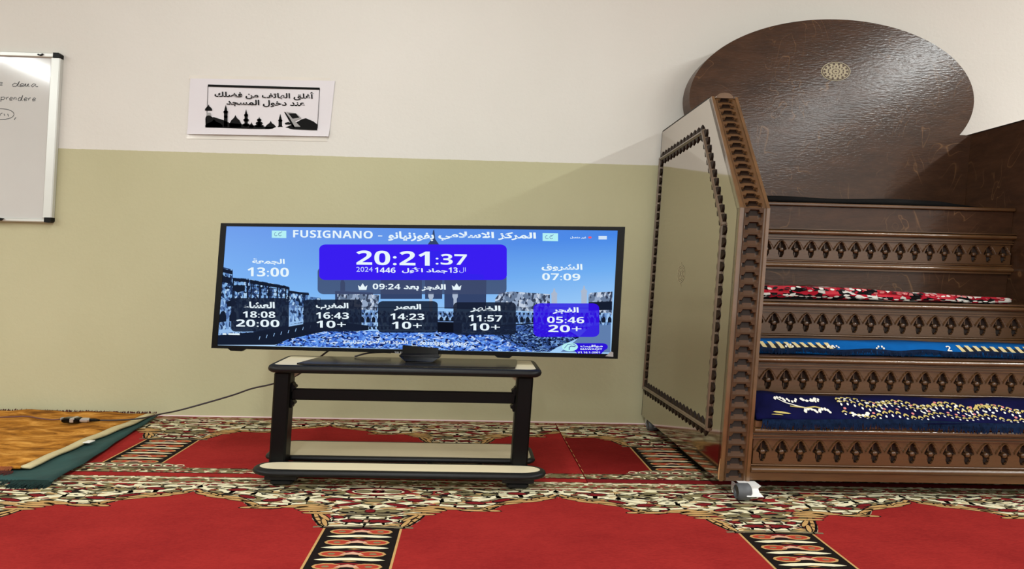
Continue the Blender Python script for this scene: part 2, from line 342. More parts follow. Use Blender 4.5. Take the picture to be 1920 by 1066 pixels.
def ell(cx, cy, rx, ry, n=14, rot=0, a0=0, a1=2*math.pi):
    c, s = math.cos(rot), math.sin(rot); out = []
    for i in range(n):
        t = a0+(a1-a0)*i/n; x, y = rx*math.cos(t), ry*math.sin(t); out.append((cx+x*c-y*s, cy+x*s+y*c))
    return out
def rrect(x0, x1, y0, y1, rx, ry, n=5):
    y0, y1 = min(y0, y1), max(y0, y1); out = []
    for cx, cy, a in ((x1-rx, y1-ry, 0), (x0+rx, y1-ry, 90), (x0+rx, y0+ry, 180), (x1-rx, y0+ry, 270)):
        for i in range(n+1):
            t = math.radians(a+90*i/n); out.append((cx+rx*math.cos(t), cy+ry*math.sin(t)))
    return out

# ---------------------------------------------------------------- prayer carpets
CM = ['pile_red', 'pile_cream', 'pile_black', 'pile_olive', 'pile_tan', 'pile_dark_red', 'pile_pink', 'pile_orange_red', 'pile_grey', 'pile_band', 'pile_flowers', 'pile_border', 'pile_red_deep']
RED, CRM, BLK, OLV, TAN, DRD, PNK, ORD, GRY, BAND, FLW, BRD, RDD = range(13)
ARCH = [(.555, .076), (.535, .094), (.505, .104), (.48, .118), (.45, .128), (.422, .143), (.40, .146), (.377, .16), (.358, .185), (.343, .197), (.32, .205), (.287, .212),
        (.262, .206), (.249, .198), (.22, .2), (.195, .206), (.183, .212), (.166, .229), (.157, .25), (.148, .277), (.136, .3), (.125, .32), (.108, .337)]
def clip(poly, xa, xb):
    for side, lim in ((1, xa), (-1, xb)):
        out = []
        for i in range(len(poly)):
            p, q = poly[i-1], poly[i]; ip, iq = side*p[0] >= side*lim, side*q[0] >= side*lim
            if ip != iq:
                t = (lim-p[0])/(q[0]-p[0]); out.append((lim, p[1]+t*(q[1]-p[1])))
            if iq: out.append(q)
        poly = out
        if len(poly) < 3: return []
    return poly
def carpet(xa, xb, yt, yb, s0, centres, field_end, label, redm=RED, foot=True):
    mb = MB(); mb.box(xa, xb, yb, yt, .0003, .008, redm)
    lay = [0]
    def P(poly, mat, z):
        poly = clip(poly, xa+.001, xb-.001)
        if len(poly) >= 3:
            ar = sum(poly[i-1][0]*poly[i][1]-poly[i][0]*poly[i-1][1] for i in range(len(poly)))
            if ar < 0: poly = poly[::-1]
            mb.add([(x, y, .008+z*.0001) for x, y in poly], [tuple(range(len(poly)))], mat)
    def band(d0, d1, mat, z): P([(xa, s0-d0), (xb, s0-d0), (xb, s0-d1), (xa, s0-d1)], mat, z)
    if yt > -.1: band(-.062, -.045, DRD, 1); band(-.045, 0, BRD, 1)
    else:
        band(-.062, 0, BAND, 1); band(-.052, -.046, CRM, 2); band(-.012, -.008, DRD, 2)
    band(0, .345, FLW, 1)
    if field_end:   # far edge border of the row
        e = field_end
        band(e, e+.05, BAND, 5); band(e+.004, e+.007, BLK, 6); band(e+.05, e+.055, BLK, 6); band(e+.055, e+.09, redm if redm == RED else DRD, 5)
    if redm == RDD:
        for q in range(9): P([(xa+.0012, -.2-q*.062), (xa+.0032, -.2-q*.062), (xa+.0040, -.236-q*.062), (xa+.0018, -.236-q*.062)], TAN, 9.7)
    for c in centres:
        for sg in (-1, 1):
            rx = lambda dx: c+sg*dx
            def S(pts, mat, z): P([(rx(a), s0-d) for a, d in pts], mat, z)
            def leaf(cx, cd_, rx_, ry_, rot, mat, z=4, out=.007, oc=BLK):
                if cx == 0 and sg < 0: return
                S(ell(cx, cd_, rx_+out, ry_+out*.7, 12, rot), oc, z); S(ell(cx, cd_, rx_, ry_, 12, rot), mat, z+.4)
            def stroke(pts, w_, mat, z):
                for i in range(len(pts)-1):
                    (a, d), (a2, d2) = pts[i], pts[i+1]; l = math.hypot(a2-a, d2-d) or 1; nx, ny = -(d2-d)/l*w_/2, (a2-a)/l*w_/2
                    ex, ey = (a2-a)/l*w_*.3, (d2-d)/l*w_*.3
                    S([(a+nx-ex, d+ny-ey), (a2+nx+ex, d2+ny+ey), (a2-nx+ex, d2-ny+ey), (a-nx-ex, d-ny-ey)], mat, z)
            S([(.555, -.001)] + [(.555, .078)] + ARCH[1:] + [(.108, .36), (0, .36), (0, -.001)], FLW, 2)
            # long cream sweeps with black edges
            stroke([(0, .004), (.555, .004)], .006, CRM, 3)
            for pts, w_ in (([(.555, .03), (.5, .06), (.44, .075), (.37, .085), (.3, .12)], .026), ([(.53, .02), (.44, .03), (.38, .045)], .016),
                            ([(.3, .03), (.36, .05), (.34, .09), (.27, .1), (.22, .08)], .016), ([(.25, .12), (.2, .13), (.12, .145), (0, .185)], .024),
                            ([(.37, .16), (.3, .165), (.24, .17), (.2, .16)], .02), ([(0, .012), (.09, .018), (.15, .04), (.2, .03)], .012),
                            ([(.17, .1), (.2, .115), (.25, .1)], .018), ([(0, .1), (.08, .11), (.15, .098)], .014), ([(.0, .262), (.05, .266), (.09, .285), (.05, .305), (0, .312)], .014)):
                ws = .95 if pts[0][0] > .5 or pts[-1][0] == 0 else .75; stroke(pts, w_*ws+.006, BLK, 3.2); stroke(pts, w_*ws, CRM, 3.6)
            for (a, d, r1, r2, ro, mt) in ((0, .055, .1, .034, 0, DRD), (0, .055, .082, .025, 0, CRM), (.045, .055, .03, .014, 0, OLV), (0, .055, .026, .013, 0, DRD), (.012, .055, .012, .008, 0, PNK),
                    (.0, .128, .045, .016, 0, OLV), (.43, .055, .036, .012, .1, DRD), (.345, .065, .03, .014, -.3, OLV), (.27, .055, .034, .015, .1, OLV), (.27, .055, .018, .006, 0, DRD),
                    (.49, .075, .028, .008, -.3, OLV), (.2, .06, .026, .012, .3, DRD), (.3, .14, .034, .013, .1, DRD), (.22, .145, .028, .012, 0, OLV), (.15, .07, .02, .012, -.4, OLV),
                    (.12, .125, .032, .011, .15, DRD), (.07, .165, .045, .010, .3, DRD), (.38, .115, .035, .011, -.4, DRD), (.33, .185, .03, .009, -.2, OLV), (.25, .185, .024, .008, 0, DRD),
                    (.15, .02, .026, .008, 0, DRD), (.4, .02, .03, .008, 0, OLV), (.21, .02, .022, .008, 0, OLV), (.51, .035, .022, .007, 0, OLV), (.05, .215, .05, .012, 0, OLV), (0, .215, .02, .014, 0, DRD),
                    (.06, .24, .05, .008, 0, GRY), (.035, .288, .04, .012, 0, DRD), (0, .288, .014, .010, 0, PNK), (.08, .262, .02, .01, -.3, DRD)):
                leaf(a, d, r1 if r1 > .08 else r1*.8, r2 if r1 > .08 else r2*.78, ro, mt, {.1: 3.9, .082: 4.0}.get(r1, 4.5 if d > .06 or r1 > .027 or a > .05 else 4.8), .004 if r1 > .08 else .006)
            rq = random.Random(31)
            for q in range(190):
                a, d = rq.uniform(.006, .55), rq.uniform(.004, .32); lim = next((p[1] for p in reversed(ARCH) if p[0] >= a), .33)
                c_ = rq.choice((CRM, GRY, OLV, DRD, BLK, BLK, TAN)); r1, r2, ro = rq.uniform(.006, .017), rq.uniform(.0022, .005), rq.uniform(-.5, .5)
                if d < lim-.01: S(ell(a, d, r1, r2, 7, ro), c_, 5.2+q*.004)
            # tan feathers that bite into the red field, then the edge cords
            for a, d, l_, ro in ((.46, .122, .05, -.22), (.40, .142, .05, -.3), (.36, .16, .04, -.5), (.30, .2, .05, .05), (.345, .2, .03, .1), (.22, .19, .045, .05),
                                 (.17, .187, .05, .12), (.165, .2, .055, .1), (.155, .214, .05, .08), (.14, .235, .05, .0), (.12, .262, .035, -.9), (.11, .3, .03, -1.2), (.20, .178, .05, .12), (.42, .12, .04, -.3), (.51, .1, .04, -.35)):
                leaf(a, d, l_*.92, .0062, ro, TAN, 7, .005)
            S([(.5549, .076)]+ARCH[1:]+[(.103, .337), (.103, field_end or 1.2), (.5549, field_end or 1.2)], redm, 6); P([(rx(.549), s0-.09), (rx(.555)+sg*.006, s0-.09), (rx(.555)+sg*.006, s0-(field_end or 1.2)+.001), (rx(.549), s0-(field_end or 1.2)+.001)], redm, 5.8+.1*sg)
            pr = [(a-.004, d-.004) for a, d in ARCH]
            stroke(pr, .008, BLK, 6.6); stroke([(a-.009, d-.011) for a, d in ARCH], .010, TAN, 6.8); stroke([(a-.013, d-.019) for a, d in ARCH], .004, BLK, 6.7)
            stroke([(0, .326), (.108, .329), (.13, .332)], .009, GRY, 7.6); stroke([(0, .334), (.112, .337)], .004, BLK, 7.6)
            # pillar
            e = (field_end or 1.1)
            S([(0, .337), (.104, .337), (.104, e), (0, e)], TAN, 7); S([(0, .337), (.098, .337), (.098, e), (0, e)], BLK, 7.4)
            d = .372; k = 0
            while d < e-.02:
                S(ell(.047, d-.012, .035, .0165, 10), TAN, 8); S(ell(.045, d-.012, .030, .012, 10), ORD, 8.3); S(ell(.05, d-.012, .010, .005, 6), OLV, 8.5)
                S([(0, d-.024), (.02, d-.016), (.03, d-.006), (0, d-.010)], PNK, 8.6); S([(0, d-.031), (.03, d-.027), (.018, d-.02), (0, d-.024)], DRD, 8.5)
                S([(0, d+.008), (.05, d+.011), (.07, d+.015), (.084, d+.020), (.07, d+.023), (.05, d+.025), (0, d+.020)], CRM, 8); S([(.02, d+.0235), (.048, d+.0265), (.03, d+.029)], BLK, 8.4); S([(0, d+.023), (.018, d+.026), (0, d+.029)], TAN, 8.5)
                d += .066; k += 1
            if foot and field_end:   # scroll at the foot of the pillar
                S([(0, e-.05), (.12, e-.045), (.2, e-.012), (.17, e+.004), (0, e+.004)], GRY, 9)
                for q in range(5):
                    S(ell(.02+q*.038, e-.02, .017, .014, 8), CRM, 9.3); S(ell(.023+q*.038, e-.018, .012, .009, 8), DRD, 9.6)
    return mk('prayer_carpet', mb, CM, label=label, cat='carpet', org=((xa+xb)/2, (yt+yb)/2, 0))
carpet(-4.2, .322, -.006, -.8345, -.062, [-3.45, -2.34, -1.23, -.12], .685, 'red prayer carpet strip along the wall under the television stand')
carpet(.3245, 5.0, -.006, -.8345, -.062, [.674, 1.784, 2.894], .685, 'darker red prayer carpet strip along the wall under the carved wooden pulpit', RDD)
carpet(-4.2, 5.0, -.836, -2.6, -.898, [-2.569, -1.4585, -.349, .7615, 1.872, 2.982], None, 'wide red prayer carpet row nearest the viewer with two full arches')

# ---------------------------------------------------------------- whiteboard
YB = -.022
wb = thing('whiteboard', (-2.7, 0, .8675), 'white marker board with aluminium frame and black corners on the cream wall', 'whiteboard')
x0, x1, z0, z1 = -3.6, -1.986, .8675, 1.617
b_ = MB(); b_.box(x0+.02, x1-.03, -.016, -.001, z0+.01, z1-.01); panel = mk('writing_surface', b_, 'board_white', wb)
for nm, a in (('frame_rail', (x0+.026, x1-.028, z1-.021, z1)), ('frame_rail', (x0+.026, x1-.028, z0, z0+.016)), ('frame_rail', (x1-.041, x1, z0+.018, z1-.020)), ('frame_rail', (x0, x0+.041, z0+.018, z1-.020))):
    b_ = MB(); b_.box(a[0], a[1], -.026, -.0012, a[2], a[3], bev=.004); fr = mk(nm, b_, 'aluminium', wb)
for cx, cz, sx_, sz in ((x1, z1, -1, -1), (x1, z0, -1, 1), (x0, z1, 1, -1), (x0, z0, 1, 1)):
    b_ = MB(); b_.prism([(cx+sx_*a, cz+sz*c) for a, c in ((.006, 0), (.030, 0), (.030, .022), (.0, .022), (0, .006))], lambda a, c, d: (a, d, c), -.0285, -.001)
    mk('corner_cap', b_, 'black_plastic', wb)
Fb = lambda px, py: (-2.1977+(px-20)*(.1157/50)+(py-160)*(-.00008), -.0165, 1.4706-(py-160)*.00238)
HW = [MB(), MB(), MB()]
def hand(strokes, ox, oy, sx_=1, sy=1, w_=1.3):
    for st in strokes: HW[0 if oy < 170 else (1 if oy < 195 else 2)].ribbon([(ox+x*sx_, oy+y*sy) for x, y in st], w_, Fb)
D_ = [[(6, -4), (3, -5), (0, -2), (1, 1), (5, 1), (9, -8)], [(9, -9), (7, 0), (10, 1)]]
E_ = [[(0, -1), (5, -2), (6, -4), (3, -5), (0, -2), (1, 1), (6, 0)]]
L_ = [[(0, 0), (2, -4), (3, -5), (2, 0), (5, 0)]]
A_ = [[(7, -4), (3, -5), (0, -1), (2, 1), (6, -3), (7, 0), (10, 0)]]
Pp = [[(0, -5), (0, 4)], [(0, -4), (5, -5), (7, -3), (5, 0), (0, 0)]]
Rr = [[(0, -4), (1, 0), (2, -4), (5, -5)]]
Nn = [[(0, -4), (1, 0), (3, -5), (6, -4), (6, 0)]]
hand(E_, -6, 160, 1.6); hand(D_, 22, 161, 1.4); hand(E_, 36, 161, 1.3); hand(L_, 44, 161, 1.1); hand(L_, 49, 161, 1.1); hand(A_, 57, 161, 1.35)
for L, ox, s_ in ((Pp, 3, 1), (Rr, 12, 1), (E_, 19, .9), (Nn, 26, .9), (D_, 35, .9), (E_, 46, 1), (Rr, 54, .9), (E_, 62, 1)): hand(L, ox, 187, s_)
hand(E_, -6, 217, 1, 1, 1.2); hand(Rr, 3, 217, 1, 1, 1.2); hand([[(0, -4), (2, 0)]], 11, 217); hand([[(0, -4), (2, 1)]], 18, 217)
HW[2].ribbon(ell(6, 214, 24, 10, 26), 1.2, Fb, closed=True); hand([[(0, -1), (-3, 4)]], 34, 220)
for h_ in HW: mk('handwriting', h_, 'ink', panel)
b_ = MB(); b_.prism([(-2.083, 1.604), (-2.070, 1.600), (-2.058, 1.606), (-2.060, 1.611), (-2.070, 1.606), (-2.080, 1.609)], lambda a, c, d: (a, d, c), -.031, -.0262); mk('rail_clip', b_, 'black_plastic', wb)
b_ = MB(); b_.prism([(-2.235, .866), (-2.2, .870), (-2.19, .88), (-2.205, .882), (-2.225, .874)], lambda a, c, d: (a, d, c), -.036, -.0262); mk('rail_clip', b_, 'black_plastic', wb)

# ---------------------------------------------------------------- paper notice in a taped sleeve
Cn = {'TL': (-1.4216, 1.5279), 'TR': (-.7919, 1.5384), 'BR': (-.7903, 1.2861), 'BL': (-1.4213, 1.2795)}
def quadmap(px_corners, world_corners):
    """bilinear map of a measured quadrilateral (TL, TR, BR, BL) on to a flat thing"""
    (ax, ay), (bx, by), (cx, cy), (dx, dy) = px_corners
    def uv(px, py):
        u = v = .5
        for _ in range(12):
            X = (1-v)*((1-u)*ax+u*bx)+v*((1-u)*dx+u*cx)-px; Y = (1-v)*((1-u)*ay+u*by)+v*((1-u)*dy+u*cy)-py
            xu = (1-v)*(bx-ax)+v*(cx-dx); xv = (1-u)*(dx-ax)+u*(cx-bx); yu = (1-v)*(by-ay)+v*(cy-dy); yv = (1-u)*(dy-ay)+u*(cy-by)
            de = xu*yv-xv*yu; u -= (X*yv-xv*Y)/de; v -= (xu*Y-X*yu)/de
        return u, v
    W = [Vector(p) for p in world_corners]
    def F(px, py, n=0):
        u, v = uv(px, py); return (1-v)*((1-u)*W[0]+u*W[1])+v*((1-u)*W[3]+u*W[2])
    return F, uv
Fs0, _ = quadmap([(358, 148), (623, 152), (617, 257), (352, 252)], [(*Cn[k], 0) for k in ('TL', 'TR', 'BR', 'BL')])
def Fsn(n):
    def f(px, py, d=None):
        p = Fs0(px, py); return (p[0], n if d is None else d, p[1])
    return f
sg = thing('paper_notice', (-1.106, 0, 1.28), 'white printed paper notice in a clear sleeve taped to the wall above the television', 'sign')
b_ = MB(); nu, nv = 24, 8; vs_ = []
for j in range(nv+1):
    for i in range(nu+1):
        u, v = i/nu, j/nv; p = Fs0(352+u*271+(1-v)*5.5-(v*u*6), 147.5+v*104.5+u*4.5)
        vs_.append((p[0], -.004-.0016*math.sin(u*9+v*3)*math.sin(v*math.pi)-(.006 if j == nv else 0)-(.003*math.sin(u*7)**2 if j >= nv-1 else 0), p[1]))
n0 = len(vs_); vs_ += [(x, y+.0022, z) for x, y, z in vs_]
fs = []
for j in range(nv):
    for i in range(nu):
        a = j*(nu+1)+i; q = (a, a+nu+1, a+nu+2, a+1); fs += [q, tuple(k+n0 for k in reversed(q))]
b_.add(vs_, fs, 0, True); sheet = mk('sheet', b_, 'paper', sg)
for xa_, ya_, xb_, yb_ in ((356, 141, 620, 150), (352, 250, 612, 262)):
    b_ = MB(); f = Fsn(0); b_.prism([(xa_, ya_), (xb_, ya_+5), (xb_+2, yb_+3), (xa_-2, yb_-2)], lambda a, c, d: f(a, c, d), -.0015, -.0003); mk('tape_strip', b_, 'sleeve', sg)
F_ = Fsn(-.0068)
b_ = MB(); b_.poly([(391, 159), (600, 165), (600, 169), (391, 163)], F_)
b_.ribbon([(391, 161), (388, 236)], .9, F_); b_.ribbon([(600, 167), (595.5, 241)], .9, F_)
b_.poly([(386.5, 236), (386, 222), (402, 220), (418, 225), (432, 231), (520, 240), (518, 243), (386, 239.5)], F_)
def minaret(cx, top, base, w_=4, balc=()):
    b_.poly([(cx-w_*.5, base), (cx-w_*.45, top+14), (cx-w_*.3, top+7), (cx, top), (cx+w_*.3, top+7), (cx+w_*.45, top+14), (cx+w_*.5, base)], F_)
    for (y, q) in balc: b_.poly([(cx-q, y), (cx-q*.7, y+3), (cx+q*.7, y+3), (cx+q, y), (cx+q*.6, y-2), (cx-q*.6, y-2)], F_)
def dome(cx, base, w_, h, tip=3):
    b_.poly([(cx-w_, base), (cx-w_*1.02, base-h*.3), (cx-w_*.7, base-h*.65), (cx-w_*.25, base-h*.88), (cx, base-h-tip), (cx+w_*.25, base-h*.88), (cx+w_*.7, base-h*.65), (cx+w_*1.02, base-h*.3), (cx+w_, base)], F_)
minaret(424, 197, 238, 7, ((210, 4.6), (219, 3.6))); minaret(462, 205, 238, 6, ((216, 4), (225, 5.5), (234, 7))); minaret(486.5, 219, 238, 7, ((225, 4.4), (231, 7), (236, 9)))
minaret(526, 214, 242.5, 7, ((226, 4), (238, 5))); dome(442, 239, 11, 20); dome(392, 208, 6.5, 9); dome(392.5, 221.5, 6, 5, 0); dome(402, 239, 16, 12); dome(508, 242, 10, 12); dome(472, 240, 4, 9, 2)
b_.poly([(534, 243), (536, 239), (548, 234), (556, 230), (566, 224), (574, 222), (588, 228), (596, 234), (595, 244.5), (540, 243)], F_)
b_.poly([(533, 210), (536, 211), (556, 239), (552, 240), (548, 237)], F_); b_.poly([(534, 231), (541, 229), (548, 232), (545, 234), (536, 234)], F_)
text(b_, 'أغلق الهاتف من فضلك', 403, 590, 185, 169.5, lambda a, c: F_(a, c+(a-403)*.022), 0, .024)
text(b_, 'عند دخول المسجد', 425, 572, 199.5, 186.5, lambda a, c: F_(a, c+(a-425)*.02), 0, .024)
mk('printed_picture', b_, 'print_black', sheet, kind='stuff')
b_ = MB(); F2 = Fsn(-.0071); b_.poly([(537, 210), (556, 213), (566, 222), (553, 227), (564, 238), (553, 238)], F2); b_.poly([(389, 212), (396, 212), (397, 217), (388, 217)], F2); mk('printed_grey', b_, 'print_grey', sheet, kind='stuff')
b_ = MB(); F2 = Fsn(-.0073); b_.poly([(541, 213), (555, 213), (562, 221), (549, 223)], F2); b_.ribbon([(566, 231), (569, 229)], 1, F2); mk('printed_phone', b_, 'print_black', sheet, kind='stuff')

# ---------------------------------------------------------------- television
TB = [Vector(p) for p in ((-.9919, -.66, .8439), (.3947, -.8, .8571), (.4016, -.8, .4154), (-.9991, -.66, .4053))]
nrm = -(TB[1]-TB[3]).cross(TB[2]-TB[0]).normalized()
if nrm.y > 0: nrm = -nrm
Ftv, _ = quadmap([(415, 418), (1172, 425), (1158, 672), (397, 652)], [tuple(p) for p in TB])
def FT(n): return lambda px, py, d=None: tuple(Ftv(px, py)+nrm*(n if d is None else d))
tv = thing('television', (-.27, -.73, .383), 'flat black television showing prayer times over a blue mosque picture', 'television')
ft = FT(0)
b_ = MB(); b_.prism([(416, 419), (1171, 426), (1157, 671), (398, 651)], lambda a, c, d: ft(a, c, d), -.028, -.002)
b_.prism([(560, 470), (1010, 476), (1000, 630), (560, 622)], lambda a, c, d: ft(a, c, d), -.06, -.028); mk('rear_shell', b_, 'black_plastic', tv)
SC = [(425.5, 424), (1158.5, 432), (1146, 663), (409, 646.5)]
OUT = [(415, 418), (1172, 425), (1158, 672), (397, 652)]
for k in range(4):
    k2 = (k+1) % 4; b_ = MB(); vs_ = []
    for d in (-.004, .004):
        for P_ in (OUT[k], OUT[k2], SC[k2], SC[k]): vs_.append(ft(*P_, d))
    b_.add(vs_, [(0, 1, 2, 3), (7, 6, 5, 4), (0, 4, 5, 1), (1, 5, 6, 2), (2, 6, 7, 3), (3, 7, 4, 0)]); bz = mk('bezel', b_, 'gloss_black', tv)
    if k == 2: lower = bz
b_ = MB(); text(b_, 'TELEFUNKEN', 749, 786, 662.5, 658.5, lambda a, c: FT(.0045)(a, c+(a-749)*.028), 0, .02); mk('brand_lettering', b_, 'print_grey', lower)
b_ = MB(); b_.prism([(1136, 667), (1146, 658), (1150, 660), (1150, 668)], lambda a, c, d: ft(a, c, d), .004, .0048); mk('corner_sticker', b_, 'print_grey', lower)
for a in (428, 934):
    b_ = MB(); b_.prism([(a, 652.3+(a-428)*.026), (a+34, 653.2+(a-428)*.026), (a+28, 658+(a-428)*.026), (a+6, 657+(a-428)*.026)], lambda p, c, d: ft(p, c, d), -.02, .0015); mk('speaker_slot', b_, 'black_plastic', tv)
# screen
ES = .86
m = bpy.data.materials.new('screen_sky'); m.use_nodes = True; MATS['screen_sky'] = m; nd, lk = m.node_tree.nodes, m.node_tree.links; nd.clear()
tc = nd.new('ShaderNodeTexCoord'); sp = nd.new('ShaderNodeSeparateXYZ'); lk.new(tc.outputs['Generated'], sp.inputs[0])
n_ = N(nd, 'ShaderNodeTexNoise', i_Scale=2.5); lk.new(tc.outputs['Generated'], n_.inputs['Vector'])
ad = N(nd, 'ShaderNodeMath', operation='MULTIPLY_ADD', i_1=-.35); lk.new(sp.outputs[0], ad.inputs[0]); lk.new(sp.outputs[2], ad.inputs[2])
r = ramp(nd, [(.05, s2l((160, 205, 246))), (.35, s2l((110, 172, 240))), (.62, s2l((70, 134, 230))), (1, s2l((74, 126, 226)))])
r2 = ramp(nd, [(0, s2l((176, 212, 250))), (.45, s2l((130, 186, 246))), (1, s2l((112, 158, 236)))])
lk.new(ad.outputs[0], r.inputs[0]); lk.new(sp.outputs[2], r2.inputs[0])
mx = N(nd, 'ShaderNodeMix', data_type='RGBA'); lk.new(sp.outputs[0], mx.inputs['Factor']); lk.new(r2.outputs[0], mx.inputs['A']); lk.new(r.outputs[0], mx.inputs['B'])
e = N(nd, 'ShaderNodeEmission', i_Strength=ES); lk.new(mx.outputs['Result'], e.inputs[0]); o_ = nd.new('ShaderNodeOutputMaterial'); lk.new(e.outputs[0], o_.inputs[0])
def emosaic(name, scale, cols, sc):
    mosaic(name, scale, cols, sc); m = MATS[name]; nt = m.node_tree; pb = nt.nodes['Principled BSDF']; src = pb.inputs['Base Color'].links[0].from_socket
    e = nt.nodes.new('ShaderNodeEmission'); e.inputs[1].default_value = ES; nt.links.new(src, e.inputs[0]); nt.links.new(e.outputs[0], nt.nodes['Material Output'].inputs[0])
emosaic('screen_crowd', (.45, 1, 1), [(.22, (30, 52, 130)), (.3, (70, 118, 216)), (.28, (108, 160, 240)), (.12, (190, 214, 250)), (.08, (14, 22, 60))], 260)
emosaic('screen_crowd_dim', (.6, 1, 1.3), [(.4, (28, 44, 84)), (.3, (60, 92, 158)), (.15, (120, 160, 214)), (.15, (12, 18, 34))], 260)
emosaic('screen_facade', (1, 1, .7), [(.3, (40, 60, 100)), (.2, (130, 176, 226)), (.2, (80, 116, 170)), (.1, (176, 210, 242)), (.2, (24, 38, 64))], 150)
emosaic('screen_arcade', (1, 1, .5), [(.34, (120, 160, 212)), (.26, (160, 198, 238)), (.22, (80, 112, 166)), (.18, (40, 60, 100))], 170)
emosaic('screen_facade_grey', (1, 1, .7), [(.3, (104, 122, 150)), (.25, (150, 168, 196)), (.25, (56, 66, 88)), (.2, (196, 208, 226))], 130)
for nm, c in (('screen_white', (232, 246, 252)), ('screen_navy', (22, 30, 48)), ('screen_purple', (58, 30, 240)), ('screen_blue', (52, 34, 236)), ('screen_pale', (150, 190, 236)), ('screen_slate', (52, 68, 106)),
              ('screen_cyan', (180, 240, 244)), ('screen_red', (240, 90, 110)), ('screen_dark', (14, 18, 30)), ('screen_steel', (96, 126, 172)), ('screen_soft', (200, 214, 255)), ('screen_deep', (44, 20, 214)), ('screen_stone', (170, 184, 206))): emit(nm, c, ES)
emit('screen_shade', (24, 32, 52), ES, .965); emit('screen_mist', (62, 74, 108), ES, .9); emit('screen_violet', (50, 14, 226), ES, .93); emit('screen_halo', (40, 60, 150), ES, .35)
lev = [.0010]
def nxt(): lev[0] += .00022; return FT(lev[0])
def layer(name, mat, fill, parent, one=False):
    """flat print on the screen: every polygon a piece of its own unless one=True (too fine to pick apart)"""
    b = MB(); f = nxt(); fill(b, f)
    if one: return mk(name, b, mat, parent, kind='stuff')
    for fc in b.f:
        c = MB(); c.add([b.v[i] for i in fc], [tuple(range(len(fc)))], 0); mk(name, c, mat, parent)
b_ = MB(); f = FT(.0005); b_.prism(SC, lambda a, c, d: f(a, c, d), -.001, .0006); scr = mk('screen', b_, 'screen_sky', tv)
def Pl(*polys): return lambda b, f: [b.poly(p, f) for p in polys]
def building(b, f):
    b.poly([(419, 500), (438, 505), (438, 520), (470, 522), (476, 524), (540, 535), (547, 540), (547, 546), (585, 548), (588, 556), (608, 558), (608, 620), (410, 640)], f)
layer('picture_hotel', 'screen_facade', lambda b, f: building(b, f), scr)
def lattice(b, f):
    b.poly([(419, 503), (438, 507), (438, 514), (419, 510)], f); b.poly([(438, 520), (470, 524), (470, 529), (438, 526)], f); b.poly([(472, 524), (547, 537), (547, 542), (472, 531)], f)
    for x in (438, 466, 473, 490, 507, 524, 540, 546): b.poly([(x, 524+(x-438)*.13), (x+2.5, 524+(x-438)*.13), (x+2, 560), (x-.5, 560)], f)
    for y in (538, 545, 552): b.ribbon([(474, y-2), (545, y+5)], 1, f)
    b.poly([(548, 544), (586, 550), (586, 553), (548, 549)], f); b.poly([(440, 534), (462, 534), (462, 544), (448, 548), (440, 544)], f); b.poly([(410, 515), (434, 520), (434, 531), (410, 527)], f)
layer('picture_hotel_frames', 'screen_navy', lattice, scr, one=True)
layer('picture_tower', 'screen_slate', Pl([(723, 512), (800, 514), (800, 560), (722, 560)], [(806, 465), (811, 458), (818, 448), (821, 432), (823, 430), (825, 448), (832, 458), (838, 466), (838, 560), (806, 560)], [(842, 506), (920, 516), (919, 580), (842, 578)], [(646, 530), (648, 524), (650, 519), (652, 524), (655, 530), (655, 545), (646, 545)], [(636, 545), (708, 548), (708, 575), (636, 572)]), scr)
layer('picture_block', 'screen_facade_grey', Pl([(936, 560), (944, 548), (968, 546), (1036, 551), (1036, 585), (936, 580)], [(1106, 552), (1110, 548), (1149, 546), (1148, 590), (1106, 588)], [(640, 550), (720, 552), (716, 585), (640, 582)]), scr)
def cols_(b, f):
    for cx in (817, 862): b.poly([(cx-5, 548), (cx+5, 548), (cx+5, 556), (cx+3, 560), (cx+3, 600), (cx-3, 600), (cx-3, 560), (cx-5, 556)], f)
    for cx, t in ((1044, 540), (1098, 535)):
        b.poly([(cx-1, t), (cx+1, t), (cx+2, t+6), (cx+6, t+10), (cx+5, t+14), (cx+5, 570), (cx-5, 570), (cx-5, t+14), (cx-6, t+10), (cx-2, t+6)], f)
layer('picture_minaret', 'screen_stone', cols_, scr)
layer('picture_low_wall', 'screen_arcade', Pl([(412, 560), (460, 566), (720, 582), (1146, 586), (1146, 614), (940, 618), (720, 618), (560, 612), (410, 640)]), scr)
def arches(b, f):
    for i in range(52):
        x = 600+i*10.6; y = 594-(0 if i < 20 else 0)
        b.poly([(x, y+10), (x, y+3), (x+1.5, y), (x+3.3, y-1.5), (x+5, y), (x+6.5, y+3), (x+6.5, y+10)], f)
    for i in range(78):
        x = 560+i*7.4; b.poly([(x, 617), (x, 612.8), (x+1.9, 611.2), (x+3.8, 612.8), (x+3.8, 617)], f)
    for i in range(70):
        x = 566+i*8.1; b.poly([(x, 589.5), (x, 586.4), (x+1.6, 585.2), (x+3.2, 586.4), (x+3.2, 589.5)], f)
    for i in range(7):
        x = 412+i*20; b.poly([(x, 604-i*2), (x, 592), (x+4, 584), (x+8, 582), (x+12, 585), (x+14, 592), (x+14, 602-i*2)], f)
    b.poly([(930, 610), (1015, 604), (1015, 609), (930, 615)], f); b.poly([(1106, 566), (1148, 564), (1148, 580), (1106, 582)], f); b.poly([(426, 566), (440, 560), (446, 568), (440, 574), (428, 574)], f)
    for y in (575, 611): b.ribbon([(560, y), (1140, y+2)], .9, f)
layer('picture_arcade', 'screen_navy', arches, scr, one=True)
def terrace(b, f):
    b.poly([(410, 628), (480, 622), (560, 606), (620, 600), (700, 610), (700, 618), (600, 630), (520, 646), (409, 646)], f)
layer('picture_left_terrace', 'screen_navy', terrace, scr)
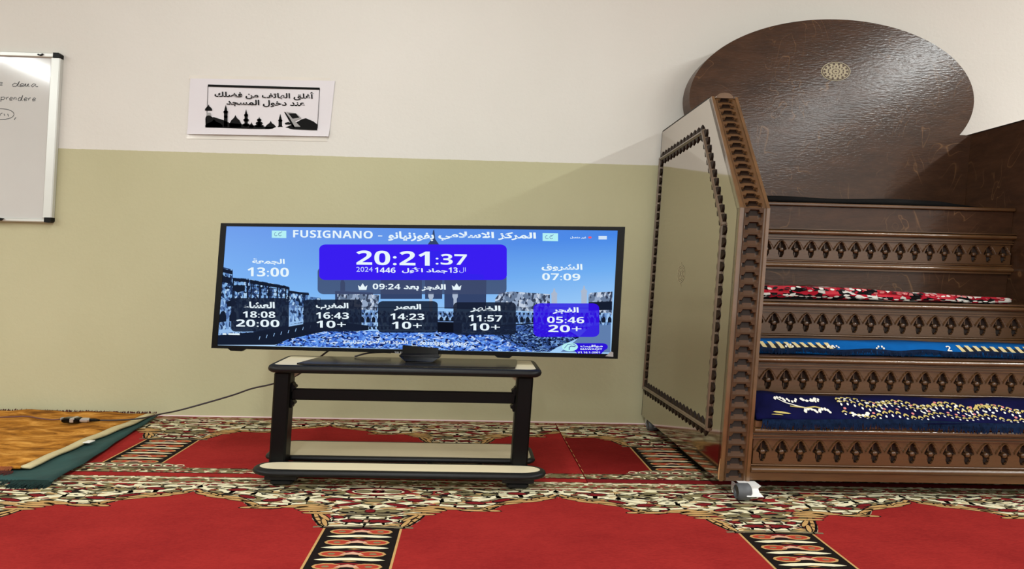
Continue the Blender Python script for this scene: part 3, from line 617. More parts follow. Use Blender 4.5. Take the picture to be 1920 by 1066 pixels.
layer('picture_terrace_edge', 'screen_pale', lambda b, f: [b.poly(p, f) for p in ([(412, 618), (455, 614), (480, 616), (450, 622), (412, 624)], [(464, 622), (472, 618), (478, 622)], [(546, 604), (575, 600), (575, 603), (546, 608)], [(546, 608), (575, 605), (575, 607), (546, 612)])]+
      [b.ribbon([(490+i*14, 636-i*3), (492+i*14, 630-i*3)], 1.2, f) for i in range(10)], scr, one=True)
layer('picture_crowd', 'screen_crowd', Pl([(520, 647.5), (545, 636), (600, 624), (640, 616), (690, 620), (830, 620), (1000, 612), (1060, 622), (1040, 645), (1020, 659), (860, 656.5)]), scr)
layer('picture_crowd_far', 'screen_crowd_dim', Pl([(940, 612), (1010, 606), (1060, 612), (1090, 632), (1050, 650), (1035, 659), (1010, 659), (960, 640), (930, 625)]), scr)
layer('picture_right_court', 'screen_steel', Pl([(1080, 640), (1110, 610), (1146, 608), (1145, 660), (1055, 659)]), scr)
def cube(b, f): b.poly([(828, 600), (875, 600), (874, 624), (829, 622)], f)
layer('picture_shrine', 'screen_dark', cube, scr)
layer('picture_shrine_band', 'screen_steel', Pl([(829, 601), (874, 602), (874, 604), (829, 603)]), scr)
# panels
layer('timer_panel', 'screen_mist', lambda b, f: b.poly(rrect(603, 957, 549+2, 500, 12, 9), lambda x, y: f(x, y)), scr)
layer('clock_panel', 'screen_purple', lambda b, f: b.poly(rrect(606, 957.5, 524.5, 458, 12, 9), f), scr)
layer('picture_tower_in_panel', 'screen_blue', Pl([(723, 512), (805, 513), (805, 470), (838, 470), (838, 508), (915, 515), (915, 523.5), (723, 523)]), scr)
BX = ((436, 548, 558, 621), (576, 687, 561, 621), (718, 830, 564, 623), (859, 974, 566, 627))
def boxes(b, f):
    for a in BX: b.poly(rrect(a[0], a[1], a[3], a[2], 9, 7), f)
layer('prayer_time_panel', 'screen_shade', boxes, scr)
layer('active_prayer_panel', 'screen_violet', lambda b, f: b.poly(rrect(1006, 1125, 631, 568, 12, 9), f), scr)
def words(b, f):
    g = lambda k: (lambda a, c: f(a, c+(a-k)*.014))
    def t(s, xa, xb, yb, ya, bold=.03):
        c = MB(); text(c, s, xa, xb, yb, ya, g((xa+xb)/2), 0, bold); mk('lettering', c, 'screen_white', scr)
    t('المركز الاسلامي', 831, 1011, 452, 434.5, .035); t('بفوزنيانو', 737, 823, 452, 434, .035); t('-', 718, 726, 443, 441.5); t('FUSIGNANO', 556, 708, 446, 432, .035)
    t('20:21', 677, 815, 497, 470, .05); t(':37', 826, 884, 496, 476, .02)
    t('13 جماد الأول'[3:], 763, 848, 512, 501, .03); t('13', 850, 867, 511, 501, .03); t('1446', 712, 751, 511, 501, .03)
    t('الفجر بعد', 766, 845, 545, 532, .04); t('09:24', 708, 760, 542, 531.5, .04)
    t('الجمعة', 477, 540, 496, 484.5); t('13:00', 468, 548, 518, 501, .035); t('الشروق', 1021, 1095, 508, 494); t('07:09', 1022, 1091, 525, 512, .035)
    for nm, xa, xb, ya, tm, xc, xd, ad_, xe, xf in (('العشاء', 460, 521, 565, '18:08', 459, 522, '20:00', 446, 530), ('المغرب', 600, 662, 567, '16:43', 600, 663, '10+', 601, 657),
            ('العصر', 748, 799, 569, '14:23', 741, 805, '10+', 744, 800), ('الظهر', 890, 946, 572, '11:57', 887, 949, '10+', 889, 945), ('الفجر', 1041, 1088, 575, '05:46', 1031, 1098, '20+', 1033, 1093)):
        t(nm, xa, xb, ya+13, ya, .035); t(tm, xc, xd, ya+30, ya+18, .035); t(ad_, xe, xf, ya+47, ya+33.5, .045)
    t('المركز الاسلامي بفوزنيانو', 652, 774, 646, 637.5, .03); t('00393396243066', 796, 884, 646.5, 641, .03)
    b.ribbon([(782, 638.5), (791, 638.5), (791, 647.5), (782, 647.5)], 1.4, f, closed=True)
    for cx in (689, 865):
        b.poly([(cx-7, 543), (cx-9, 534), (cx-4.5, 537.5), (cx, 530.5), (cx+4.5, 537.5), (cx+9, 534), (cx+7, 543)], f)
    t('غير متصل', 1073, 1102, 447.5, 443, .03)
    for y in (443, 445.3, 447.6): b.ribbon([(1124, y), (1139, y)], 1.7, f)
    b.poly([(420, 624), (427, 624.2), (427, 627), (420, 627)], f); b.poly([(431, 624), (453, 624.6), (453, 627.5), (431, 627)], f)
# a soft dark halo behind the letters, then the letters
layer('screen_icon', 'screen_white', words, scr, one=True)
def small(b, f):
    text(b, '2024', 677, 708, 509, 500, f, 0, 0); text(b, 'ال', 870, 882, 511, 501, f, 0, 0)
layer('fading_lettering', 'screen_soft', small, scr, one=True)
layer('corner_emblems', 'screen_cyan', lambda b, f: [b.poly([(515, 432), (543, 432.5), (543, 446), (515, 445.5)], f), b.poly([(1023, 437), (1051, 437.5), (1051, 452), (1023, 451.5)], f)], scr, one=True)
def swirl(b, f):
    for cx, cy in ((527, 439), (1035, 444.5)):
        for q in (-4, 4): b.ribbon([(cx+q+3*math.cos(t*.55), cy+3.2*math.sin(t*.55)) for t in range(1, 10)], .9, f)
        b.ribbon([(cx+3, cy-1), (cx+8, cy-5)], .9, f)
layer('emblem_curls', 'screen_steel', swirl, scr, one=True)
layer('red_dot', 'screen_red', lambda b, f: b.poly(ell(1108.5, 445, 3.2, 2, 12), f), scr)
layer('service_badge', 'screen_deep', lambda b, f: [b.poly(rrect(1074, 1140, 656, 642.5, 10, 6), f), b.poly([(1078, 655), (1135, 655), (1128, 662.5), (1086, 662)], f)], scr)
layer('service_logo', 'screen_cyan', lambda b, f: b.poly(ell(1072, 649.5, 14.5, 8, 20), f), scr)
layer('service_logo_mark', 'screen_steel', lambda b, f: [b.ribbon([(1071, 655), (1071, 650), (1074, 648), (1082, 649)], 2, f), b.ribbon([(1062, 652), (1068, 645), (1078, 644), (1084, 648)], 1.2, f)], scr, one=True)
layer('service_lettering', 'screen_white', lambda b, f: [text(b, 'مواقيت', 1091, 1131, 651, 645.5, f, 0, .03), text(b, 'MAWAQIT', 1091, 1130, 656, 652, f, 0, .03), text(b, 'V1.16.1-2001', 1086, 1126, 661.5, 658, f, 0, .03)], scr, one=True)
# foot: glass base and neck
b_ = MB(); b_.prism([(-.606, -.690), (.071, -.672), (.074, -.700), (.056, -.858), (.04, -.862), (-.62, -.866), (-.648, -.858)], lambda a, c, d: (a, c, d), .3835, .3885); mk('glass_base', b_, 'glass_black', tv)
b_ = MB(); pr = [(-.322, .389, .045), (-.300, .391, .045), (-.33, .404, .035), (-.335, .412, .03)]
vs_ = []
for x, z, hy in ((-.305, .3886, .05), (-.31, .393, .05), (-.334, .403, .04), (-.325, .412, .03), (-.325, .44, .02)):
    xm = -.263; h = xm-x; k_ = .045 if z > .40 else .012; vs_ += [(xm-h, -.755-hy+k_, z), (xm+h, -.765-hy+k_, z), (xm+h, -.70+hy, z), (xm-h, -.69+hy, z)]
fs = [(3, 2, 1, 0), (16, 17, 18, 19)]
for k in range(4):
    for i in range(4): fs.append((k*4+i, k*4+(i+1) % 4, k*4+4+(i+1) % 4, k*4+4+i))
b_.add(vs_, fs); mk('neck', b_, 'gloss_black', tv)

# ---------------------------------------------------------------- television stand
st = thing('television_stand', (-.3, -.75, .008), 'low cream topped stand with black rubber edging and black legs under the television', 'television stand')
def shelf(poly, z0, z1, name, mat, edge=.012):
    n = len(poly); cx = sum(p[0] for p in poly)/n; cy = sum(p[1] for p in poly)/n
    b = MB(); b.prism(poly, lambda a, c, d: (a, c, d), z0+.004, z1); sh_ = mk(name, b, mat, st)
    zc = (z0+z1)/2; r = (z1-z0)/2; b = MB(); rings = []
    prof = [(-.001, r*.98), (.5, r*.95), (.85, r*.6), (1, 0), (.85, -r*.6), (.5, -r*.95), (-.001, -r*.98)]
    vs_ = []; L = len(prof)
    for i in range(n):
        a, c = poly[i-1], poly[(i+1) % n]; dx, dy = c[0]-a[0], c[1]-a[1]; l = math.hypot(dx, dy); nx, ny = dy/l, -dx/l
        if (poly[i][0]-cx)*nx+(poly[i][1]-cy)*ny < 0: nx, ny = -nx, -ny
        for e_, h in prof: vs_.append((poly[i][0]+nx*e_*edge, poly[i][1]+ny*e_*edge, zc+h+.0006))
    fs = [(i*L+k, ((i+1) % n)*L+k, ((i+1) % n)*L+k+1, i*L+k+1) for i in range(n) for k in range(L-1)]
    b.add(vs_, fs, 0, True); mk('rubber_edge', b, 'black_rubber', sh_)
def rpoly(x0, x1, y0, y1, r0x, r0y, r1x, r1y):
    """front corners r0, back corners r1"""
    out = []
    for cx, cy, a, rx, ry in ((x1-r1x, y1-r1y, 0, r1x, r1y), (x0+r1x, y1-r1y, 90, r1x, r1y), (x0+r0x, y0+r0y, 180, r0x, r0y), (x1-r0x, y0+r0y, 270, r0x, r0y)):
        for i in range(7):
            t = math.radians(a+90*i/6); out.append((cx+rx*math.cos(t), cy+ry*math.sin(t)))
    return out
shelf(rpoly(-.722, .125, -.865, -.655, .03, .02, .012, .008), .357, .3825, 'top_shelf', 'laminate', .02)
shelf(rpoly(-.735, .155, -.93, -.855, .07, .036, .06, .036), .044, .066, 'front_shelf', 'laminate', .02)
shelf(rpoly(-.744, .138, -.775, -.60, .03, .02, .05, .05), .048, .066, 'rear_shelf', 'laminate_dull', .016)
for a in (-.722, .066):
    b_ = MB(); b_.box(a, a+.053, -.85, -.785, .05, .357, bev=.006); lg = mk('leg', b_, 'black_plastic', st)
for a in (-.664, .047):
    for z in (.282, .335-.0):
        b_ = MB(); s_ = 1 if a < -.3 else -1; x = -.669 if a < -.3 else .066
        b_.prism([(x, z-.045), (x+s_*.006, z-.045), (x+s_*.008, z-.036), (x+s_*.014, z-.034), (x+s_*.014, z-.028), (x+s_*.008, z-.024), (x+s_*.005, z-.018), (x, z-.016)][::s_], lambda p, c, d: (p, d, c), -.83, -.80); mk('bracket', b_, 'black_plastic', st)
    b_ = MB(); x = -.669 if a < -.3 else .066; s_ = 1 if a < -.3 else -1
    b_.prism([(x, .3565), (x+s_*.028, .3565), (x+s_*.003, .336), (x, .334)], lambda p, c, d: (p, d, c), -.80, -.795); mk('corner_brace', b_, 'laminate_dull', st)
b_ = MB(); b_.box(-.669, .066, -.825, -.81, .262, .299, bev=.003); mk('crossbar', b_, 'black_plastic', st)
for x in (-.66, .085):
    for y in (-.895, -.65):
        b_ = MB(); b_.box(x-.035, x+.035, y-.022, y+.022, .0093, .03, bev=.006); b_.box(x-.05, x+.05, y-.028, y+.028, .03, .046); mk('foot', b_, 'black_rubber', st)

# ---------------------------------------------------------------- blanket, green cloth, adapter, cable
def sheetmesh(mb, poly_fn, nu, nv, zf, th=.004, mat=0):
    vs_ = []
    for j in range(nv+1):
        for i in range(nu+1):
            x, y = poly_fn(i/nu, j/nv); vs_.append((x, y, zf(x, y, i/nu, j/nv)))
    n0 = len(vs_); vs_ += [(x, y, z-th) for x, y, z in vs_]; W = nu+1; fs = []
    for j in range(nv):
        for i in range(nu):
            a = j*W+i; fs += [(a, a+1, a+W+1, a+W), (n0+a+W, n0+a+W+1, n0+a+1, n0+a)]
    for i in range(nu): fs += [(i+1, i, n0+i, n0+i+1), (nv*W+i, nv*W+i+1, n0+nv*W+i+1, n0+nv*W+i)]
    for j in range(nv): fs += [(j*W, (j+1)*W, n0+(j+1)*W, n0+j*W), ((j+1)*W+nu, j*W+nu, n0+j*W+nu, n0+(j+1)*W+nu)]
    mb.add(vs_, fs, mat, True)
lerp = lambda a, c, t: a+(c-a)*t
wav = lambda x, y: .0022*math.sin(x*21+y*9)+.0016*math.sin(y*33-x*8)
b_ = MB(); gx = lambda v: lerp(-1.352, -1.448, v**.8)+.012*math.sin(v*5)
sheetmesh(b_, lambda u, v: (lerp(-3.4, gx(v)+.004*math.sin(v*9), u), lerp(-.925+.012*math.sin(u*30), -.05, v)), 60, 24, lambda x, y, u, v: .0172+wav(x, y)+(.004 if u > .985 else 0), .004)
gc = mk('green_cloth', b_, 'cloth_green', label='dark green cloth lying on the carpet, sticking out from under the brown blanket', cat='cloth')
def fringe(name, parent, mat, pts, dirn, n, ln, r, jit=.35, hang=None):
    mb = MB(); L = len(pts)-1
    for i in range(n):
        t = i/(n-1)*L; k = min(int(t), L-1); p = Vector(pts[k]).lerp(Vector(pts[k+1]), t-k)+Vector((random.uniform(-1, 1)*.004, 0, 0))
        d = Vector(dirn)+Vector((random.uniform(-1, 1)*jit, random.uniform(-1, 1)*jit*.4, random.uniform(-.25, .25))); l = ln*random.uniform(.6, 1.15)
        s_ = d.normalized().cross(Vector((0, .2, 1))).normalized()*r; q = p+d*l*.5+Vector((0, 0, .002)); e_ = p+d*l
        e_.z = max(e_.z, .0092); q.z = max(q.z, .0096)
        mb.add([p-s_, p+s_, q+s_*.9, q-s_*.9, e_+s_*.3, e_-s_*.3, p+Vector((0, 0, r)), q+Vector((0, 0, r))], [(0, 1, 2, 3), (3, 2, 4, 5), (0, 3, 7, 6), (1, 6, 7, 2), (3, 5, 4, 7), (2, 7, 4)], 0)
    return mk(name, mb, mat, parent, kind='stuff')
fringe('fringe', gc, 'fringe_green', [(-3.4, -.925, .016), (-1.46, -.925, .016), (-1.36, -.925, .016)], (0, -.9, -.25), 420, .05, .004)
b_ = MB(); bx = lambda v: lerp(-1.492, -1.466, v)
def bz_(x, y, u, v): return .0315+wav(x, y)*1.4+.002*math.sin(x*50+y*14)*math.sin(y*20)
sheetmesh(b_, lambda u, v: (lerp(-3.4, bx(v)-.035, u), lerp(-.80-.03*math.sin(u*2.2), -.045, v)), 90, 40, bz_, .006)
bl = mk('blanket', b_, 'blanket', label='brushed golden brown blanket spread on the floor below the whiteboard', cat='blanket')
b_ = MB(); sheetmesh(b_, lambda u, v: (bx(v)-.0345+u*.03, lerp(-.80-.02, -.050, v)), 2, 30, lambda x, y, u, v: .0325+wav(x, y)-.003*u, .007); mk('edge_binding', b_, 'cream_trim', bl)
b_ = MB(); b_.prism([(-1.490, -.55), (-1.465, -.55), (-1.462, -.52), (-1.487, -.52)], lambda a, c, d: (a, c, d), .0315, .034); mk('care_tag', b_, 'rug_white', bl)
fringe('fringe', bl, 'fringe_rust', [(-3.4, -.80, .026), (-2.2, -.828, .026), (-1.55, -.826, .026)], (0, -.8, -.35), 520, .035, .004)
fringe('fringe', bl, 'fringe_brown', [(-3.4, -.828, .022), (-2.2, -.85, .020), (-1.53, -.85, .020)], (.2, -.9, -.3), 520, .04, .0035)
fringe('fringe', bl, 'fringe_brown', [(-3.4, -.05, .028), (-1.47, -.05, .028)], (0, .35, .5), 420, .014, .003)

ad_ = thing('cable_adapter', (-1.69, -.25, .032), 'small black and silver cable adapter lying on the golden brown blanket', 'adapter')
b_ = MB(); b_.box(-1.745, -1.672, -.275, -.232, .034, .054, bev=.006); b_.box(-1.71, -1.69, -.276, -.2315, .036, .0545, 1, bev=.003); mk('housing', b_, ['gloss_black', 'silver_metal'], ad_)
b_ = MB(); b_.box(-1.676, -1.636, -.268, -.240, .036, .052, bev=.005); mk('metal_cap', b_, 'silver_metal', ad_)
b_ = MB(); b_.box(-1.755, -1.7455, -.262, -.243, .040, .054, bev=.003); mk('metal_cap', b_, 'silver_metal', ad_)
b_ = MB(); b_.tube([(-1.64, -.254, .044), (-1.62, -.252, .044), (-1.60, -.25, .043)], [.007, .007, .004]); mk('strain_relief', b_, 'black_plastic', ad_)
def curve(pts, n=6):
    out = []; P_ = [Vector(p) for p in pts]; P_ = [P_[0]*2-P_[1]]+P_+[P_[-1]*2-P_[-2]]
    for i in range(1, len(P_)-2):
        for k in range(n):
            t = k/n; a, b2, c, d = P_[i-1:i+3]
            out.append(.5*((2*b2)+(-a+c)*t+(2*a-5*b2+4*c-d)*t*t+(-a+3*b2-3*c+d)*t**3))
    return out+[P_[-2]]
b_ = MB(); b_.tube(curve([(-1.598, -.25, .043), (-1.54, -.24, .042), (-1.46, -.21, .043), (-1.33, -.30, .085), (-1.20, -.40, .128), (-1.02, -.40, .1841), (-.93, -.42, .219), (-.84, -.45, .245), (-.72, -.55, .30), (-.60, -.60, .40), (-.5, -.61, .455), (-.45, -.645, .47)]), .0036, seg=6)
mk('power_cable', b_, 'cable_black', label='thin dark cable running from the television down to the adapter on the blanket', cat='cable')
b_ = MB(); b_.tube(curve([(-1.757, -.253, .045), (-1.80, -.25, .042), (-1.86, -.236, .044), (-1.93, -.21, .044), (-2.05, -.235, .044), (-2.4, -.25, .044), (-3.2, -.2, .044)]), .003, seg=6)
mk('power_cable', b_, 'cable_brown', label='thin brown cable running left across the golden blanket from the adapter', cat='cable')
b_ = MB(); b_.tube(curve([(-.372, -.66, .402), (-.40, -.67, .404), (-.45, -.69, .402), (-.49, -.71, .3925)]), .003, seg=6); mk('loose_lead', b_, 'cable_black', tv)

# ---------------------------------------------------------------- carved wooden pulpit (minbar)
XL, XLi, XR, XRo = .716, .811, 2.05, 2.145
YF, YB2, ZB, ZE, ZT, YT = -.945, -.03, .056, .916, 1.347, -.62
pul = thing('pulpit', (1.42, -.5, .008), 'dark carved wooden mosque pulpit on castors with a round headboard and steps', 'pulpit')
# side panels: outline in (y, z)
side = [(YF+.004, ZB), (YF+.004, ZE), (YT+.004, ZT), (YB2, ZT), (YB2, ZB)]
for xa_, xb_, nm in ((XL, XL+.022, 'left'), (XLi-.02, XLi-.001, 'in'), (XR, XR+.022, 'rin'), (XRo-.022, XRo, 'rout')):
    b_ = MB(); b_.prism(side, lambda a, c, d: (d, a, c), xa_, xb_)
    sp_ = mk('side_panel', b_, 'walnut_lacquer' if nm == 'left' else 'walnut_board', pul)
    if nm == 'left': leftp = sp_
# front posts: frame strips + carved scale tiles
def heightgrid(w_, h_, n, m_, f):
    vs_ = []; fs = []
    for j in range(m_+1):
        for i in range(n+1):
            u, v = i/n, j/m_; vs_.append(((u-.5)*w_, -f(u, v), v*h_))
    for j in range(m_):
        for i in range(n):
            a = j*(n+1)+i; fs.append((a, a+1, a+n+2, a+n+1))
    # skirt so that every tile has thickness
    n0 = len(vs_); ring = [i for i in range(n+1)]+[j*(n+1)+n for j in range(1, m_+1)]+[m_*(n+1)+i for i in range(n-1, -1, -1)]+[j*(n+1) for j in range(m_-1, 0, -1)]
    for i in ring: x, y, z = vs_[i]; vs_.append((x, .014, z))
    L = len(ring)
    for k in range(L): fs.append((ring[k], n0+k, n0+(k+1) % L, ring[(k+1) % L]))
    fs.append(tuple(n0+k for k in range(L)))
    return vs_, fs
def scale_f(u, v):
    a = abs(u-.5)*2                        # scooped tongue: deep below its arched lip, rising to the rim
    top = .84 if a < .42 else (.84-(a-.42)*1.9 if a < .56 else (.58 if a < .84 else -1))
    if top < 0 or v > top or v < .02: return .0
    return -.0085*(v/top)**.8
PW = XLi-XL
def tilemesh(name, w_, h_, n, m_, f, mats, mf, org, T=None):  # colour by depth of carving
    vs_, fs = heightgrid(w_, h_, n, m_, f); b = MB()
    b.add(vs_, fs, 0, False, T)
    if mf:
        for q, ff in enumerate(b.f):
            c = [sum((vs_[i][k]) for i in ff)/len(ff) for k in range(3)]
            b.m[q] = mf(c[0]/w_+.5, c[2]/h_)
    return meshdata(name, b, mats, (0, 0, 0))
TH = .0391
tile = tilemesh('carved_scale', .062, TH, 20, 16, scale_f, ['walnut_carved', 'dark_wood_and_shade'], lambda u, v: 1 if scale_f(u, v) < -.0046 else 0, (0, 0, 0))  # shade under each arched lip is painted with the dark material
ty, tz = (YT-YF), (ZT-ZE); L_ = math.hypot(ty, tz); ty /= L_; tz /= L_
nsl = 16; TS = L_/nsl
tile2 = tilemesh('carved_scale', .062, TS, 20, 14, scale_f, ['walnut', 'dark_wood_and_shade'], lambda u, v: 1 if scale_f(u, v) < -.0046 else 0, (0, 0, 0), T=lambda x, y, z: (x, y*tz+z*ty, -y*ty+z*tz))  # same painted shade on the slanted tiles
for x0_, x1_ in ((XL, XLi), (XR, XRo)):
    xm = (x0_+x1_)/2
    po = MB()
    for a, c, pr in ((x0_, x0_+.010, .004), (x0_+.010, x0_+.0185, -.002), (x1_-.010, x1_, .004), (x1_-.0185, x1_-.010, -.002)):
        po.box(a, c, YF-pr, YF+.02, ZB, ZE)
        q = [(YF-pr*tz, ZE+pr*ty*.2), (YT-pr*tz, ZT+pr*ty), (YT+.02, ZT-.004), (YF+.02, ZE-.008)]
        po.prism(q, lambda b2, d2, d: (d, b2, d2), a, c)
    post = mk('front_post', po, 'mould_wood', pul, org=(xm, YF, ZB))
    b_ = MB(); b_.box(x0_+.0186, x1_-.0186, YF+.015, YF+.03, ZB, ZE); b_.prism([(YF+.03, ZE), (YF+.015, ZE), (YT+.015, ZT-.004), (YT+.03, ZT-.004)], lambda a, c, d: (d, a, c), x0_+.0186, x1_-.0186); mk('post_core', b_, 'dark_wood_and_shade', post)
    for k in range(22):
        if k == 21: pass
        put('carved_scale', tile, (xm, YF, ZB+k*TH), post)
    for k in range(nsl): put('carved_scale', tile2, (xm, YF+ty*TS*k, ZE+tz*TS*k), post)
    b_ = MB(); n = 10; pts = [(x0_, ZT-.004)]+[(xm-(x1_-x0_)*.32*math.cos(math.pi*i/n), ZT-.002+.018*math.sin(math.pi*i/n)) for i in range(n+1)]+[(x1_, ZT-.004)]
    b_.prism(pts, lambda a, c, d: (a, d, c), YT-.006, YT+.03); mk('post_crest', b_, 'mould_wood', post)
    b_ = MB(); b_.box(x0_, x1_, YT+.03, YB2, ZT, ZT+.006); b_.box(x0_, x1_, YB2, YB2+.006, ZB, ZT); mk('top_edge', b_, 'dark_wood_and_shade', pul)
# dark strip and worn splinter at the foot of the post
b_ = MB(); b_.prism([(YF+.002, ZB+.004), (YF+.002, ZB+.07), (YF+.012, ZB+.02), (YF+.008, ZB+.002)], lambda a, c, d: (d, a, c), XL-.0012, XL+.001); mk('worn_splinter', b_, 'raw_wood', leftp)
# moulded frame on the left face, saw-toothed on both sides (y, z) corners
fr_ = [(-.826, .192), (-.826, .872), (-.575, 1.232), (-.045, 1.222), (-.045, .186)]
for k in range(5):
    (a0, c0), (a1, c1) = fr_[k], fr_[(k+1) % 5]; l = math.hypot(a1-a0, c1-c0); dx, dz = (a1-a0)/l, (c1-c0)/l; nx, nz = dz, -dx
    Fp = lambda s_, q, h: (XL-h, a0+dx*s_+nx*q, c0+dz*s_+nz*q)
    b_ = MB()
    for q0, q1, h0, h1 in ((-.009, -.003, .003, .009), (-.003, .003, .011, .011), (.003, .009, .009, .003)):
        b_.add([Fp(-.006, q0, 0), Fp(-.006, q1, 0), Fp(l+.006, q1, 0), Fp(l+.006, q0, 0), Fp(-.006, q0, h0), Fp(-.006, q1, h1), Fp(l+.006, q1, h1), Fp(l+.006, q0, h0)],
               [(0, 1, 2, 3), (7, 6, 5, 4), (0, 4, 5, 1), (1, 5, 6, 2), (2, 6, 7, 3), (3, 7, 4, 0)])
    mo = mk('frame_moulding', b_, 'mould_wood_side', leftp)
    b_ = MB(); n = max(3, round(l/.0395)); st_ = l/n
    for i in range(n):
        s0_ = i*st_
        for sd in (-1, 1):
            base = [(s0_+st_*.1, sd*.009), (s0_+st_*.28, sd*.021), (s0_+st_*.5, sd*.031), (s0_+st_*.72, sd*.021), (s0_+st_*.9, sd*.009)]
            vs_ = [Fp(s_, q, .0004) for s_, q in base]+[Fp(s_, q*.98, hh) for (s_, q), hh in zip(base, (.006, .005, .002, .005, .006))]
            m_ = len(base); b_.add(vs_, [tuple(range(m_, 2*m_))]+[(i2, (i2+1) % m_, m_+(i2+1) % m_, m_+i2) for i2 in range(m_)])
    mk('carved_teeth', b_, 'dark_wood_and_shade', mo, kind='stuff')
# small rosette of pale inlay: on the side panel and on the headboard
def rosette(b, F, rx, rz, m0=0, m1=1, cuts=12):
    b.poly(ell(0, 0, rx, rz, 32), lambda a, c: F(a, c, 0), 0)
    for q in range(2): b.ribbon(ell(0, 0, rx*(.93-.02*q), rz*(.93-.02*q), 32), min(rx, rz)*.05, lambda a, c: F(a, c, 1), 1, True)
    for i in range(cuts):
        t = 2*math.pi*i/cuts
        for rr, w_, tt in ((.78, .13, 0), (.52, .12, .5), (.26, .10, 0)):
            a = t+tt*2*math.pi/cuts; cx, cz = rx*rr*math.cos(a), rz*rr*math.sin(a)
            b.poly(ell(cx, cz, rx*w_*rr*.9, rz*w_*1.0, 6, 0), lambda p, c: F(p, c, 1), 1)
    b.poly(ell(0, 0, rx*.08, rz*.08, 8), lambda a, c: F(a, c, 1), 1)
plain('inlay', (176, 164, 134), .5, var=.1); plain('inlay_dark', (78, 58, 40), .5)
b_ = MB()
Fm = lambda a, c: (XL-.0012, -.432+a, .706+c)
b_.ribbon(ell(0, 0, .042, .034, 20), .003, Fm, closed=True)
for q in range(8):
    t = math.pi*2*q/8; b_.ribbon(ell(.022*math.cos(t), .018*math.sin(t), .013, .010, 10), .0024, Fm, closed=True)
b_.ribbon([(0, -.034), (-.01, -.05)], .003, Fm); b_.ribbon([(0, .034), (.008, .046)], .003, Fm)
mk('inlay_medallion', b_, 'inlay', leftp)
# headboard
cx, cz, rx, rz = 1.42, 1.486, .632, .347
t0 = math.asin((ZT-cz)/rz)
out = [(XLi-.001, .86), (XRo-.10, .86), (XRo-.092, ZT)]
n = 64
arc = [(cx+rx*math.cos(t0+(math.pi-2*t0)*i/n), cz+rz*math.sin(t0+(math.pi-2*t0)*i/n)) for i in range(n+1)]
b_ = MB(); b_.prism(out+arc+[(XLi-.001, ZT)], lambda a, c, d: (a, d, c), -.06, -.15, smooth=False)
hb = mk('headboard', b_, 'walnut_board', pul)
b_ = MB(); F_ = lambda a, c, k=0: (1.424+a, -.1512-.0006*k, 1.607+c)
rosette(b_, F_, .0645, .040, cuts=14); b_.prism(ell(0, 0, .0655, .041, 32), lambda a, c, d: (1.424+a, d, 1.607+c), -.1502, -.1510)
mk('inlay_medallion', b_, ['inlay', 'inlay_dark'], hb)
# steps: each riser has mouldings and a band of carved rosettes; treads behind
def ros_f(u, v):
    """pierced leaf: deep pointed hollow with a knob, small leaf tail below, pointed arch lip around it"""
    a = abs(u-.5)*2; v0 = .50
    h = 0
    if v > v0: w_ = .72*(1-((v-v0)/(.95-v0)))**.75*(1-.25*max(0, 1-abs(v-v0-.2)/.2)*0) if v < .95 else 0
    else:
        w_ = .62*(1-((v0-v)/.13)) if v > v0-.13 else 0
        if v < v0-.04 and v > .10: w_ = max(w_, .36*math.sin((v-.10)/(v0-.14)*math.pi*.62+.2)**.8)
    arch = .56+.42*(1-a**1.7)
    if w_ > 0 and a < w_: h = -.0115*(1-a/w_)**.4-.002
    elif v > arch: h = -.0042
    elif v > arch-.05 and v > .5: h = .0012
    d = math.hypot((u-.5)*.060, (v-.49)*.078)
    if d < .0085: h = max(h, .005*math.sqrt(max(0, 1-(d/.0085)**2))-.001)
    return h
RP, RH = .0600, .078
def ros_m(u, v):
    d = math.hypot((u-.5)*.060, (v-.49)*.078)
    return 1 if ros_f(u, v) < -.0048 and d > .008 else 0  # deep hollows get their shade painted in, the knob stays plain
ros = tilemesh('carved_rosette', RP, RH, 26, 30, ros_f, ['walnut', 'dark_wood_and_shade'], ros_m, (0, 0, 0))
def bull(b, x0, x1, yf, z0, z1, proj, mat=0, n=6):
    zc, r = (z0+z1)/2, (z1-z0)/2
    pr = [(yf+.01, z0)]+[(yf-proj*math.cos(-math.pi/2+math.pi*i/n), zc+r*math.sin(-math.pi/2+math.pi*i/n)) for i in range(n+1)]+[(yf+.01, z1)]
    b.prism(pr, lambda a, c, d: (d, a, c), x0, x1, mat, True)
STEPS = [(-.945, .1125, .250, True, .062, -.80), (-.80, .3155, .437, False, .30, -.62), (-.62, .4965, .6205, False, .475, -.42), (-.42, .7735, .900, False, .735, -.2)]
